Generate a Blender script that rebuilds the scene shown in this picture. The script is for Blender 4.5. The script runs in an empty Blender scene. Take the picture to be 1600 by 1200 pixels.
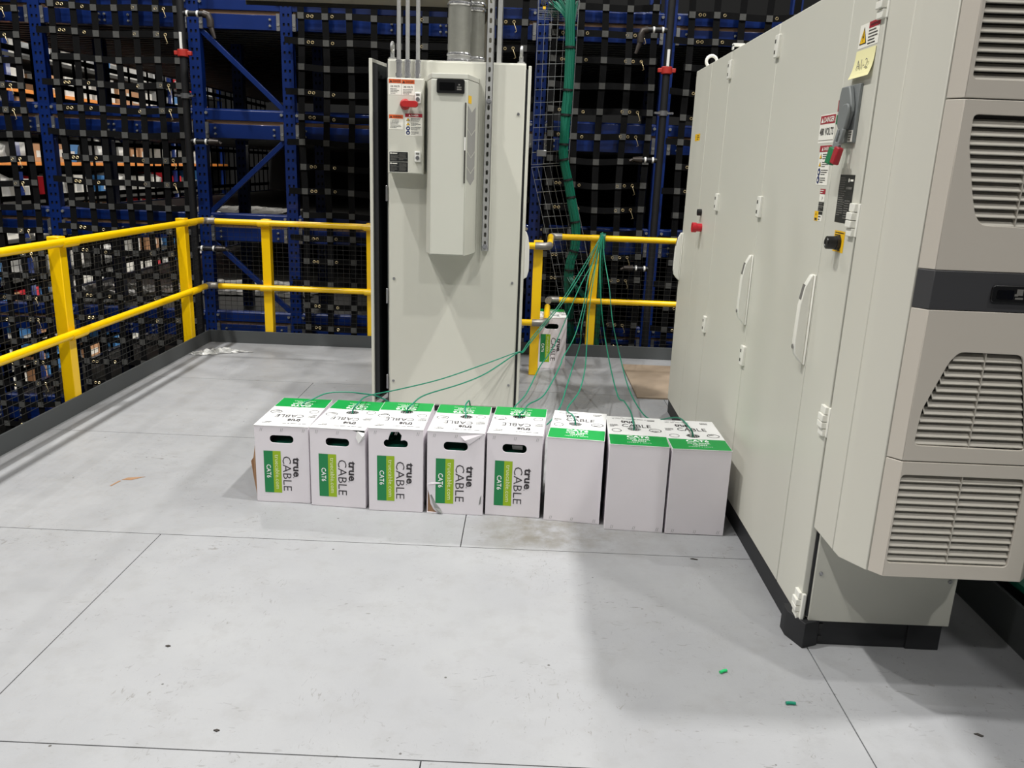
import bpy, bmesh, math, random
from mathutils import Vector, Matrix
from mathutils.geometry import tessellate_polygon
random.seed(7)
SC = bpy.context.scene
COL = SC.collection
# ------------------------------------------------------------------ camera
PITCH, ROLL, YAW, CAMH = .263145, .0374729, -.0119660, 1.506
_f = Vector((math.sin(YAW)*math.cos(PITCH), math.cos(YAW)*math.cos(PITCH), -math.sin(PITCH)))
_r = Vector((math.cos(YAW), -math.sin(YAW), 0)); _u = _r.cross(_f)
_r2 = _r*math.cos(ROLL) + _u*math.sin(ROLL); _u2 = -_r*math.sin(ROLL) + _u*math.cos(ROLL)
cam_d = bpy.data.cameras.new('camera'); cam = bpy.data.objects.new('camera', cam_d); COL.objects.link(cam)
cam_d.sensor_width = 36; cam_d.lens = 36*1257.5/1600; cam_d.clip_start = .05; cam_d.clip_end = 200
M = Matrix((( _r2.x, _u2.x, -_f.x, 0), (_r2.y, _u2.y, -_f.y, 0), (_r2.z, _u2.z, -_f.z, CAMH), (0, 0, 0, 1)))
cam.matrix_world = M
SC.camera = cam
# ------------------------------------------------------------------ world, lamps, exposure
w = bpy.data.worlds.new('hall'); SC.world = w; w.use_nodes = True
w.node_tree.nodes['Background'].inputs[0].default_value = (.95, .98, 1, 1)
w.node_tree.nodes['Background'].inputs[1].default_value = .045
SC.view_settings.view_transform = 'Standard'; SC.view_settings.look = 'None'
SC.view_settings.gamma = 1; SC.view_settings.use_curve_mapping = False
SC.view_settings.exposure = 0.0
def lamp(name, loc, sx, sy, power, rgb=(1, .985, .95), rot=(0, 0, 0)):
    l = bpy.data.lights.new(name, 'AREA'); l.shape = 'RECTANGLE'; l.size = sx; l.size_y = sy
    l.energy = power; l.color = rgb
    o = bpy.data.objects.new(name, l); COL.objects.link(o); o.location = loc; o.rotation_euler = rot
    return o
# high-bay fixtures of the hall, 11 m up, in rows 8.4 m apart
for Y, P in ((-6.5, 420), (-1, 400), (2.5, 800), (11.5, 480)):
    for X in (-4.4, 4.0): lamp('high_bay_lamp', (X, Y, 11), .3, .4, P)
for Y in (-1, 2.5, 6): lamp('high_bay_lamp', (-12.9, Y, 11), .3, .4, 210)
lamp('high_bay_lamp', (12.4, 2.5, 11), .3, .4, 240)
for z in (1.64, .72): lamp('deck_fill_light', (-3.6, 10.2, z), 3.0, .1, 9, (1, .95, .88))  # added fill to brighten the film on the decks, no known fixtures
# added fill lights for the goods aisle, one per deck, no fixtures seen
for z in (2.5, 1.58, .66, -.26, -1.18):
    lamp('aisle_fill_light', (-5.75, 12.5, z), .08, 8.5, 26, (1, .95, .86), (0, math.radians(50), 0))

# ------------------------------------------------------------------ helpers
def S(r, g, b):
    c = lambda v: (v/255/12.92) if v <= 10 else ((v/255+.055)/1.055)**2.4
    return (c(r), c(g), c(b))
MATS = {}
def mat(name, rgb, rough=.5, metal=0., var=.06, scale=4., bump=0., bscale=80., coat=0., spec=.5):
    m = bpy.data.materials.new(name); m.use_nodes = True; MATS[name] = m
    nt = m.node_tree; b = nt.nodes['Principled BSDF']
    b.inputs['Roughness'].default_value = rough; b.inputs['Metallic'].default_value = metal
    b.inputs['Specular IOR Level'].default_value = spec
    if coat: b.inputs['Coat Weight'].default_value = coat
    tc = nt.nodes.new('ShaderNodeNewGeometry')
    n = nt.nodes.new('ShaderNodeTexNoise'); n.inputs['Scale'].default_value = scale; n.inputs['Detail'].default_value = 4
    nt.links.new(tc.outputs['Position'], n.inputs['Vector'])
    mx = nt.nodes.new('ShaderNodeMix'); mx.data_type = 'RGBA'
    mx.inputs['A'].default_value = (*[c*(1-var) for c in rgb], 1); mx.inputs['B'].default_value = (*[min(1, c*(1+var)) for c in rgb], 1)
    nt.links.new(n.outputs['Fac'], mx.inputs['Factor']); nt.links.new(mx.outputs['Result'], b.inputs['Base Color'])
    if bump:
        n2 = nt.nodes.new('ShaderNodeTexNoise'); n2.inputs['Scale'].default_value = bscale
        nt.links.new(tc.outputs['Position'], n2.inputs['Vector'])
        bp = nt.nodes.new('ShaderNodeBump'); bp.inputs['Strength'].default_value = bump; bp.inputs['Distance'].default_value = .01
        nt.links.new(n2.outputs['Fac'], bp.inputs['Height']); nt.links.new(bp.outputs['Normal'], b.inputs['Normal'])
    return m

_M = {}
def text_polys(s, bold=0.):
    k = (s, bold)
    if k not in _M:
        c = bpy.data.curves.new('t', 'FONT'); c.body = s; c.size = 1; c.offset = bold; c.resolution_u = 2
        o = bpy.data.objects.new('t', c)
        me = bpy.data.meshes.new_from_object(o)
        v = [(p.co.x, p.co.y) for p in me.vertices]; f = [tuple(p.vertices) for p in me.polygons]
        bpy.data.objects.remove(o); bpy.data.curves.remove(c); bpy.data.meshes.remove(me)
        _M[k] = (v, f)
    return _M[k]

class MB:
    def __init__(s): s.v = []; s.f = []; s.m = []; s.i = 0
    def add(s, vs, fs):
        n = len(s.v); s.v += [Vector(p) for p in vs]
        for f in fs: s.f.append(tuple(n+i for i in f)); s.m.append(s.i)
        return s
    def box(s, x0, x1, y0, y1, z0, z1):
        return s.add([(x0,y0,z0),(x1,y0,z0),(x1,y1,z0),(x0,y1,z0),(x0,y0,z1),(x1,y0,z1),(x1,y1,z1),(x0,y1,z1)],
              [(3,2,1,0),(4,5,6,7),(0,1,5,4),(1,2,6,5),(2,3,7,6),(3,0,4,7)])
    def obox(s, p, q, wdir, w, t):
        """bar from p to q, width w along wdir, thickness t along the third axis"""
        p, q = Vector(p), Vector(q); d = (q-p).normalized(); a = Vector(wdir); a = (a - d*a.dot(d)).normalized(); b = d.cross(a)
        a *= w/2; b *= t/2
        return s.add([p-a-b, p+a-b, p+a+b, p-a+b, q-a-b, q+a-b, q+a+b, q-a+b],
              [(3,2,1,0),(4,5,6,7),(0,1,5,4),(1,2,6,5),(2,3,7,6),(3,0,4,7)])
    def prism(s, poly, a, b, axis='z'):
        n = len(poly)
        def P(p, h):
            return (p[0], p[1], h) if axis == 'z' else ((h, p[0], p[1]) if axis == 'x' else (p[0], h, p[1]))
        vs = [P(p, a) for p in poly] + [P(p, b) for p in poly]
        fs = [tuple(range(n))[::-1], tuple(range(n, 2*n))] + [(i, (i+1) % n, n+(i+1) % n, n+i) for i in range(n)]
        return s.add(vs, fs)
    def tube(s, path, r, n=8, smooth=0, rs=None):
        P = [Vector(p) for p in path]
        if smooth:
            Q = []
            for i in range(len(P)-1):
                p0, p1, p2, p3 = P[max(i-1, 0)], P[i], P[i+1], P[min(i+2, len(P)-1)]
                for k in range(smooth):
                    t = k/smooth
                    Q.append(.5*((2*p1)+(p2-p0)*t+(2*p0-5*p1+4*p2-p3)*t*t+(3*p1-p0-3*p2+p3)*t**3))
            Q.append(P[-1]); P = Q
        rings = []; up = None
        for i, p in enumerate(P):
            d = (P[min(i+1, len(P)-1)] - P[max(i-1, 0)]).normalized()
            if up is None: up = Vector((0, 0, 1)) if abs(d.z) < .9 else Vector((1, 0, 0))
            a = up - d*up.dot(d)
            if a.length < 1e-4: a = Vector((1, 0, 0)) - d*d.x
            a.normalize(); up = a; b = d.cross(a); rr = rs[i] if rs else r
            rings.append([p + (a*math.cos(2*math.pi*k/n) + b*math.sin(2*math.pi*k/n))*rr for k in range(n)])
        vs = [q for R_ in rings for q in R_]; fs = []
        for i in range(len(P)-1):
            for k in range(n): fs.append((i*n+k, i*n+(k+1) % n, (i+1)*n+(k+1) % n, (i+1)*n+k))
        fs.append(tuple(range(n))[::-1]); L = (len(P)-1)*n; fs.append(tuple(range(L, L+n)))
        return s.add(vs, fs)
    def cyl(s, p, q, r, n=12, r2=None):
        return s.tube([p, q], r, n, rs=[r, r2 if r2 is not None else r])
    def torus(s, c, R, r, ax=0, n=16, k=6):
        c = Vector(c); A = [(1,2),(0,2),(0,1)][ax]; vs = []; fs = []
        for i in range(n):
            t = 2*math.pi*i/n
            for j in range(k):
                u = 2*math.pi*j/k; q = [0, 0, 0]; rr = R + r*math.cos(u)
                q[A[0]] = rr*math.cos(t); q[A[1]] = rr*math.sin(t); q[ax] = r*math.sin(u); vs.append(c+Vector(q))
        for i in range(n):
            for j in range(k): fs.append((i*k+j, ((i+1) % n)*k+j, ((i+1) % n)*k+(j+1) % k, i*k+(j+1) % k))
        return s.add(vs, fs)
    def plate(s, outer, holes, o, u, v, t):
        """flat plate with holes; 2D loops in the (u,v) frame at o, extruded t along u x v"""
        o, u, v = Vector(o), Vector(u), Vector(v); nrm = u.cross(v).normalized()*t
        loops = [outer] + holes
        tri = tessellate_polygon([[Vector((p[0], p[1], 0)) for p in L] for L in loops])
        pts = [p for L in loops for p in L]; n = len(pts)
        vs = [o+u*p[0]+v*p[1] for p in pts] + [o+u*p[0]+v*p[1]+nrm for p in pts]
        fs = [tuple(t_) for t_ in tri] + [tuple(n+i for i in t_)[::-1] for t_ in tri]
        k = 0
        for L in loops:
            m = len(L)
            for i in range(m): fs.append((k+i, k+(i+1) % m, n+k+(i+1) % m, n+k+i))
            k += m
        return s.add(vs, fs)
class Decal:
    """flat print on a plane: layers are lifted a fraction of a millimetre"""
    def __init__(s, mb, o, u, v, lift=.0006):
        s.mb = mb; s.o = Vector(o); s.u = Vector(u).normalized(); s.v = Vector(v).normalized(); s.n = s.u.cross(s.v); s.l = lift
    def P(s, a, b, k): return s.o + s.u*a + s.v*b + s.n*(s.l*k)
    def rect(s, a0, a1, b0, b1, mi, k=1):
        s.mb.i = mi; s.mb.add([s.P(a0,b0,k), s.P(a1,b0,k), s.P(a1,b1,k), s.P(a0,b1,k)], [(0,1,2,3)])
    def poly(s, pts, mi, k=2):
        s.mb.i = mi; s.mb.add([s.P(a,b,k) for a, b in pts], [tuple(range(len(pts)))])
    def disc(s, a, b, r, mi, k=2, n=14):
        s.poly([(a+r*math.cos(2*math.pi*i/n), b+r*math.sin(2*math.pi*i/n)) for i in range(n)], mi, k)
    def text(s, t, a, b, h, mi, k=2, rot=0, bold=0., width=None, align='l'):
        vs, fs = text_polys(t, bold)
        if not vs: return
        x0 = min(p[0] for p in vs); x1 = max(p[0] for p in vs); y0 = min(p[1] for p in vs); y1 = max(p[1] for p in vs)
        sy = h/(y1-y0); sx = width/(x1-x0) if width else sy
        W = (x1-x0)*sx; off = 0 if align == 'l' else (-W/2 if align == 'c' else -W)
        ca, sa = math.cos(rot), math.sin(rot); out = []
        for p in vs:
            x = (p[0]-x0)*sx + off; y = (p[1]-y0)*sy
            out.append(s.P(a + x*ca - y*sa, b + x*sa + y*ca, k))
        s.mb.i = mi; s.mb.add(out, fs)
    def lines(s, a0, a1, b0, b1, n, mi, k=2, seed=0):
        R = random.Random(seed); h = (b1-b0)/n
        for i in range(n):
            bb = b1 - (i+.75)*h; e = a0 + (a1-a0)*(R.uniform(.65, 1) if i < n-1 else R.uniform(.4, .8)); a = a0
            while a < e:
                wl = min(R.uniform(.05, .16)*(a1-a0), e-a); s.rect(a, a+wl, bb, bb+h*.42, mi, k); a += wl + (a1-a0)*.022

WORLD = {}
def _wm(o): return WORLD.get(o.name, Matrix.Identity(4))
def mesh_obj(name, mb, mats, inv=None, bevel=0, smooth=True):
    me = bpy.data.meshes.new(name)
    vs = mb.v if inv is None else [inv @ p for p in mb.v]
    me.from_pydata([tuple(p) for p in vs], [], mb.f)
    if not isinstance(mats, (list, tuple)): mats = [mats]
    for m in mats: me.materials.append(MATS[m])
    me.polygons.foreach_set('material_index', [min(i, len(mats)-1) for i in mb.m])
    bm = bmesh.new(); bm.from_mesh(me); bmesh.ops.recalc_face_normals(bm, faces=bm.faces); bm.to_mesh(me); bm.free()
    if smooth:
        me.polygons.foreach_set('use_smooth', [True]*len(me.polygons)); me.set_sharp_from_angle(angle=math.radians(35))
    me.update()
    o = bpy.data.objects.new(name, me); COL.objects.link(o)
    if bevel:
        b = o.modifiers.new('bevel', 'BEVEL'); b.width = bevel; b.segments = 2; b.limit_method = 'ANGLE'; b.angle_limit = math.radians(40)
    return o
def tag(o, label=None, cat=None, group=None, kind=None):
    if label: o['label'] = label
    if cat: o['category'] = cat
    if group: o['group'] = group
    if kind: o['kind'] = kind
    return o
def thing(name, label, cat, loc=(0, 0, 0), rotz=0, group=None, kind=None):
    o = bpy.data.objects.new(name, None); COL.objects.link(o); o.location = loc; o.rotation_euler = (0, 0, rotz)
    o.empty_display_size = .1
    WORLD[o.name] = Matrix.Translation(loc) @ Matrix.Rotation(rotz, 4, 'Z')
    return tag(o, label, cat, group, kind)
def part(name, mb, mats, parent, local=False, bevel=0, label=None, kind=None, smooth=True):
    inv = None if local else _wm(parent).inverted()
    o = mesh_obj(name, mb, mats, inv, bevel, smooth); o.parent = parent
    WORLD[o.name] = _wm(parent)
    return tag(o, label, None, None, kind)
def solo(name, mb, mats, label=None, cat=None, loc=(0, 0, 0), bevel=0, group=None, kind=None, smooth=True):
    Mx = Matrix.Translation(loc); o = mesh_obj(name, mb, mats, Mx.inverted(), bevel, smooth); o.location = loc
    WORLD[o.name] = Mx
    return tag(o, label, cat, group, kind)
def clone(o, parent, loc, rot=None, scale=None):
    c = o.copy(); COL.objects.link(c); c.parent = parent; c.location = loc
    if rot is not None: c.rotation_euler = rot
    if scale is not None: c.scale = scale
    WORLD[c.name] = _wm(parent) if parent else Matrix.Translation(loc)
    return c
def rrect(x0, x1, y0, y1, r, n=4):
    out = []
    for cx, cy, a in ((x1-r, y0+r, -90), (x1-r, y1-r, 0), (x0+r, y1-r, 90), (x0+r, y0+r, 180)):
        for k in range(n+1):
            t = math.radians(a+90*k/n); out.append((cx+r*math.cos(t), cy+r*math.sin(t)))
    return out
def rpoly(pts, r, n=3):
    """round the corners of a polygon"""
    out = []; m = len(pts)
    for i in range(m):
        p = Vector(pts[i]); a = (Vector(pts[i-1])-p); b = (Vector(pts[(i+1) % m])-p)
        rr = min(r, a.length*.4, b.length*.4); a = p+a.normalized()*rr; b = p+b.normalized()*rr
        for k in range(n+1):
            t = k/n; q = a*(1-t)**2 + p*2*t*(1-t) + b*t*t; out.append((q.x, q.y))
    return out

# ------------------------------------------------------------------ materials
mat('cabinet_paint', S(206, 205, 194), .42, var=.015, scale=1.5, bump=.03, bscale=400)
mat('cooler_paint', S(205, 203, 192), .45, var=.012, scale=1.5)
mat('cooler_plastic', S(196, 189, 178), .42, var=.012, scale=2)
mat('grille_plastic', S(180, 175, 164), .45, var=.02)
mat('cooler_metal', S(200, 200, 190), .4, var=.012)
mat('seam_dark', S(60, 58, 54), .8)
mat('plinth_black', S(26, 27, 30), .6, var=.15, scale=8)
mat('inner_shade', S(38, 42, 42), .6, var=.1)  # shade of the cabinet interior put into the colour
mat('band_gray', S(62, 62, 64), .45)
mat('black_plastic', S(20, 20, 21), .35)
mat('black_gloss', S(10, 10, 11), .15)
mat('chevron_gray', S(150, 149, 147), .5)
mat('white_trim', S(232, 231, 226), .4)
mat('hinge_white', S(232, 231, 222), .4)
mat('steel', S(170, 170, 172), .35, .9, .12, 12)
mat('galvanized', S(186, 186, 184), .35, .45, .16, 25, .05, 60)
mat('duct_zinc', S(150, 150, 142), .42, .4, .14, 30, .06, 90)
mat('chrome', S(205, 205, 208), .18, .75, .05)
mat('disconnect_gray', S(120, 124, 124), .5)
mat('handle_green', S(20, 118, 70), .4)
mat('handle_red', S(158, 30, 42), .4)
mat('rotary_red', S(176, 40, 40), .4)
mat('button_red', S(196, 28, 44), .35)
mat('sticker_white', S(240, 238, 228), .5)
mat('sticker_orange', S(214, 92, 36), .5)
mat('sticker_red', S(160, 32, 48), .5)
mat('sticker_yellow', S(240, 190, 20), .5)
mat('sticker_blue', S(38, 52, 100), .5)
mat('ink', S(40, 38, 38), .6)
mat('ink_gray', S(110, 108, 104), .6)
mat('plate_black', S(30, 32, 32), .4)
mat('paper_yellow', S(238, 232, 178), .8)
mat('rail_yellow', S(255, 204, 0), .32, var=.05, scale=6, coat=.2)
mat('elbow_gray', S(150, 146, 140), .4, .5, .15, 20)
mat('mesh_wire', S(46, 46, 45), .5, .3)
mat('toe_gray', S(74, 77, 78), .5, var=.06)
mat('rack_blue', S(5, 34, 94), .34, var=.14, scale=6, coat=.2)
mat('hole_dark', S(8, 10, 16), .9)
mat('bolt_zinc', S(215, 215, 210), .25, .8)
mat('deck_steel', S(52, 52, 51), .45, .3, .15, 6)
mat('board_wood', S(150, 118, 90), .8, var=.2, scale=9)
mat('webbing', S(12, 12, 13), .8, var=.25, scale=40, bump=.3, bscale=600, spec=.12)
mat('stitch_gray', S(84, 84, 82), .8, var=.35, scale=160, spec=.2)
mat('brass', S(225, 205, 160), .3, .7)
mat('pipe_black', S(34, 34, 36), .45, .3, .2, 20)
mat('pipe_cap', S(60, 54, 50), .4, .4)
mat('coupling_red', S(170, 44, 36), .45)
mat('tray_wire', S(165, 167, 168), .35, .5)
mat('cable_green', S(10, 128, 100), .45, var=.12, scale=60)
mat('cable_dark_green', S(8, 100, 78), .45, var=.25, scale=90)
mat('tie_black', S(15, 16, 16), .6)
mat('carton_white', S(226, 221, 226), .6, var=.03, scale=9)
mat('carton_top', S(226, 226, 225), .6, var=.02, scale=9)
mat('kraft', S(150, 116, 86), .85, var=.15, scale=18)
mat('print_green', S(22, 128, 72), .5, var=.03)
mat('top_green', S(0, 146, 62), .5, var=.06, scale=18)
mat('print_lime', S(150, 182, 22), .5)
mat('print_pale', S(228, 236, 190), .5)
mat('print_white', S(246, 248, 246), .5)
mat('print_dark', S(52, 48, 52), .6)
mat('print_faint', S(168, 166, 168), .6)
mat('port_gray', S(120, 122, 120), .5)
mat('film', S(205, 205, 202), .2, var=.08)
mat('plywood', S(150, 133, 114), .7, var=.22, scale=7)
mat('slab_beige', S(206, 204, 188), .5, var=.02)
mat('slab_edge', S(40, 40, 38), .6)
mat('panel_taupe', S(96, 92, 80), .6)
mat('goods_white', S(200, 198, 192), .6, var=.25, scale=6)
mat('goods_silver', S(170, 170, 168), .35, .3, .3, 8)
mat('goods_blue', S(60, 120, 180), .55, var=.2)
mat('goods_red', S(206, 36, 50), .55, var=.2)
mat('goods_tan', S(176, 132, 96), .8, var=.2)
mat('goods_orange', S(214, 130, 50), .6, var=.2)
mat('chip_green', S(40, 190, 110), .4)
mat('chip_dark', S(52, 48, 44), .8)
mat('slab_dark', S(22, 22, 22), .9)

def floor_material():
    m = bpy.data.materials.new('deck_coating'); MATS['deck_coating'] = m; m.use_nodes = True
    nt = m.node_tree; N = nt.nodes; L = nt.links; b = N['Principled BSDF']
    g = N.new('ShaderNodeNewGeometry')
    def noise(scale, detail=4, rough=.55, sx=1, sy=1, rz=0, dist=0):
        mp = N.new('ShaderNodeMapping'); mp.inputs['Scale'].default_value = (sx, sy, 1); mp.inputs['Rotation'].default_value = (0, 0, rz)
        L.new(g.outputs['Position'], mp.inputs['Vector'])
        n = N.new('ShaderNodeTexNoise'); n.inputs['Scale'].default_value = scale; n.inputs['Detail'].default_value = detail; n.inputs['Roughness'].default_value = rough; n.inputs['Distortion'].default_value = dist
        L.new(mp.outputs['Vector'], n.inputs['Vector']); return n.outputs['Fac']
    def ramp(fac, a, b_, ca, cb):
        r = N.new('ShaderNodeMapRange'); r.inputs['From Min'].default_value = a; r.inputs['From Max'].default_value = b_
        r.inputs['To Min'].default_value = ca; r.inputs['To Max'].default_value = cb; L.new(fac, r.inputs['Value']); return r.outputs['Result']
    def mix(fac, A, B):
        x = N.new('ShaderNodeMix'); x.data_type = 'RGBA'; L.new(fac, x.inputs['Factor'])
        for s_, c in (('A', A), ('B', B)):
            if isinstance(c, tuple): x.inputs[s_].default_value = (*c, 1)
            else: L.new(c, x.inputs[s_])
        return x.outputs['Result']
    def mul(a, b_):
        x = N.new('ShaderNodeMath'); x.operation = 'MULTIPLY'; L.new(a, x.inputs[0]); L.new(b_, x.inputs[1]); return x.outputs[0]
    c = mix(ramp(noise(1.6, 5), .3, .7, 0, 1), S(143, 144, 147), S(154, 155, 157))
    c = mix(ramp(noise(9, 5, .65), .5, .72, 0, .5), c, S(138, 138, 138))
    scuff = mul(ramp(noise(17, 4, .68, 1, 2.4, .5, 1.6), .615, .67, 0, 1), ramp(noise(2.2, 3), .45, .62, 0, 1))
    c = mix(ramp(scuff, 0, 1, 0, .7), c, S(104, 102, 98))
    scuff2 = mul(ramp(noise(20, 4, .68, 2.6, 1, -.4, 1.8), .62, .675, 0, 1), ramp(noise(2.7, 3, .5, 1, 1, 1), .46, .62, 0, 1))
    c = mix(ramp(scuff2, 0, 1, 0, .65), c, S(108, 105, 100))
    vo = N.new('ShaderNodeTexVoronoi'); vo.inputs['Scale'].default_value = 7; L.new(g.outputs['Position'], vo.inputs['Vector'])
    c = mix(ramp(vo.outputs['Distance'], .028, .036, .85, 0), c, S(70, 66, 62))
    # brownish grime in front of the middle boxes
    sp = N.new('ShaderNodeSeparateXYZ'); L.new(g.outputs['Position'], sp.inputs[0])
    dx = ramp(sp.outputs['X'], -.25, 0.0, 0, 1); dx2 = ramp(sp.outputs['X'], .15, .75, 1, 0)
    dy = ramp(sp.outputs['Y'], 2.93, 3.1, 0, 1); dy2 = ramp(sp.outputs['Y'], 3.3, 3.5, 1, 0)
    st = mul(mul(mul(dx, dx2), mul(dy, dy2)), ramp(noise(7, 5, .7), .36, .62, 0, .75))
    c = mix(st, c, S(106, 101, 88))
    L.new(c, b.inputs['Base Color'])
    L.new(ramp(noise(12, 4), .3, .7, .42, .6), b.inputs['Roughness'])
    bp = N.new('ShaderNodeBump'); bp.inputs['Strength'].default_value = .06; bp.inputs['Distance'].default_value = .01
    L.new(noise(140, 3), bp.inputs['Height']); L.new(bp.outputs['Normal'], b.inputs['Normal'])
floor_material()

# ------------------------------------------------------------------ floor of the platform
XL, XR, YB, YF = -2.62, 1.69, 6.56, -1.9
fl_root = thing('floor', 'platform floor of light grey coated panels', None, (0, 0, 0), kind='structure')
mb = MB().box(XL-.06, XR+.06, YF, YB+.06, -.16, -.022); part('deck_base', mb, 'slab_dark', fl_root)
rows = [YF, -.667, .552, 1.771, 2.999, 4.216, 5.405, YB]
for i in range(len(rows)-1):
    y0, y1 = rows[i]+.002, rows[i+1]-.002
    off = -.985+.0 if False else 0
    seam = .985 if i % 2 == 1 else -.222
    xs = [XL] + sorted([seam + 2.438*k for k in range(-3, 3) if XL+.05 < seam + 2.438*k < XR-.05]) + [XR]
    for a, b in zip(xs[:-1], xs[1:]):
        part('floor_panel', MB().box(a+(.002 if a > XL else 0), b-(.002 if b < XR else 0), y0, y1, -.0215, 0), 'deck_coating', fl_root, smooth=False)
# toe boards
def toe(name, mb_, lab): return solo(name, mb_, 'toe_gray', lab, None, (0, 0, 0), .002, kind='structure')
toe('trim_1', MB().box(XL-.012, XL, YF, YB+.012, -.02, .102), 'dark grey toe board along the left platform edge')
toe('trim_2', MB().box(XL, XR, YB, YB+.012, -.02, .102), 'dark grey toe board along the back platform edge')
toe('trim_3', MB().box(XR, XR+.012, YF, YB, -.02, .158), 'dark grey toe board along the right platform edge')

# hall around the platform: lower ground, dark far walls
solo('ground', MB().box(-16, 16, -14, 24, -3.06, -3.0), 'slab_dark', 'dark ground floor of the hall below the platform', None, (0, 0, -3), kind='structure')
solo('wall_back', MB().box(-9, 8, 17.6, 17.7, -3, 7), 'slab_dark', 'dark far end behind the racks', None, (0, 17.6, -3), kind='structure')
solo('wall_left', MB().box(-9.1, -9.0, 7.6, 17.7, -3, 7), 'slab_dark', 'dark side behind the distant goods rack', None, (-9, 12, -3), kind='structure')
solo('wall_right', MB().box(6.0, 6.1, 7.6, 17.7, -3, 7), 'slab_dark', 'dark side behind the right racks', None, (6, 12, -3), kind='structure')

# ------------------------------------------------------------------ yellow guardrails
def post(mb, x, y, z0, z1, a=.035): mb.box(x-a, x+a, y-a, y+a, z0, z1)
def elbow(mb, p, a, b, r=.027):
    """corner connector from p+a round to p+b"""
    p, a, b = Vector(p), Vector(a), Vector(b)
    pts = [p+a] + [p + a*(1-t)**2*.55 + b*t*t*.55 for t in (0, .25, .5, .75, 1)] + [p+b]
    mb.tube(pts, r, 12)
ZT, ZM, RR = 1.006, .478, .0235
g = thing('guardrail', 'long yellow guardrail down the left platform edge beside the netted racks', 'guardrail', (-2.66, 4.5, 0))
for y in (2.85, 4.55, 6.25): m_ = MB(); post(m_, -2.662, y, -.1, ZT+.03); part('post', m_, 'rail_yellow', g, bevel=.004)
for z in (ZT, ZM):
    part('rail', MB().cyl((-2.604, -1.6, z), (-2.604, 6.50, z), RR, 16), 'rail_yellow', g)
    for y in (4.55, 6.25): part('saddle', MB().cyl((-2.604, y-.06, z-.006), (-2.604, y+.10, z-.006), RR+.002, 12), 'rail_yellow', g)
g2 = thing('guardrail', 'yellow guardrail across the back between rack corner and open tall cabinet', 'guardrail', (-1.9, 6.62, 0))
for x in (-2.125, -1.268): m_ = MB(); post(m_, x, 6.612, -.1, ZT+.02); part('post', m_, 'rail_yellow', g2, bevel=.004)
for z in (ZT-.008, ZM-.004):
    part('rail', MB().cyl((-2.52, 6.556, z), (-1.245, 6.556, z), RR, 16), 'rail_yellow', g2)
    for x in (-2.125, -1.268): part('saddle', MB().cyl((x-.05, 6.556, z-.006), (x+.05, 6.556, z-.006), RR+.002, 12), 'rail_yellow', g2)
    m_ = MB(); elbow(m_, (-2.604, 6.556, z+.003), (0, -.075, 0), (.085, 0, 0)); part('corner_elbow', m_, 'elbow_gray', g2, label='grey metal corner connector')
g3 = thing('guardrail', 'short yellow guardrail stub standing on the floor right of the tall cabinet', 'guardrail', (.086, 5.9, 0))
m_ = MB(); post(m_, .084, 5.905, 0, 1.0, .034); part('post', m_, 'rail_yellow', g3, bevel=.004)
for z, e in ((.965, .165), (.405, .15)):
    part('rail', MB().cyl((-.55, 5.845, z), (.065, 5.845, z), RR, 16), 'rail_yellow', g3)
    m_ = MB(); m_.tube([(.06, 5.845, z), (.13, 5.845, z), (.158, 5.87, z), (.165, 5.92, z)], .027, 12); part('corner_elbow', m_, 'elbow_gray', g3, label='grey metal corner connector')
    part('return_rail', MB().cyl((.166, 5.90, z), (.185, 6.46, z+.02), RR, 14), 'rail_yellow', g3)
g4 = thing('guardrail', 'yellow guardrail behind the hanging green cables with bundle tied over its post', 'guardrail', (.7, 6.62, 0))
m_ = MB(); post(m_, .552, 6.612, -.1, 1.0); part('post', m_, 'rail_yellow', g4, bevel=.004)
m_ = MB(); post(m_, 1.60, 6.612, -.1, 1.0); part('post', m_, 'rail_yellow', g4, bevel=.004)
for z in (.98, .47):
    part('rail', MB().cyl((.27, 6.556, z), (1.66, 6.556, z), RR, 16), 'rail_yellow', g4)
    m_ = MB(); elbow(m_, (.19, 6.556, z), (0, -.08, 0), (.09, 0, 0)); part('corner_elbow', m_, 'elbow_gray', g4, label='grey metal corner connector')
def infill(parent, p, q, z0=.11, z1=.985, sp=.05, r=.0011):
    m_ = MB(); p, q = Vector(p), Vector(q); d = (q-p); n = int(d.length/sp); d.normalize()
    side = Vector((-d.y, d.x, 0))
    for i in range(n+1):
        c = p + d*(i*sp); m_.obox(c+Vector((0, 0, z0)), c+Vector((0, 0, z1)), d, 2*r, 2*r)
    for k in range(int((z1-z0)/.038)+1):
        z = Vector((0, 0, z0+k*.038)); m_.obox(p+z, p+d*(n*sp)+z, side, 2*r*1.15, 2*r*1.15)
    part('wire_mesh', m_, 'mesh_wire', parent, kind='stuff', smooth=False)
infill(g, (-2.70, -.5, 0), (-2.70, 6.63, 0)); infill(g2, (-2.66, 6.652, 0), (-1.25, 6.652, 0)); infill(g4, (.15, 6.652, 0), (1.7, 6.652, 0))

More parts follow.
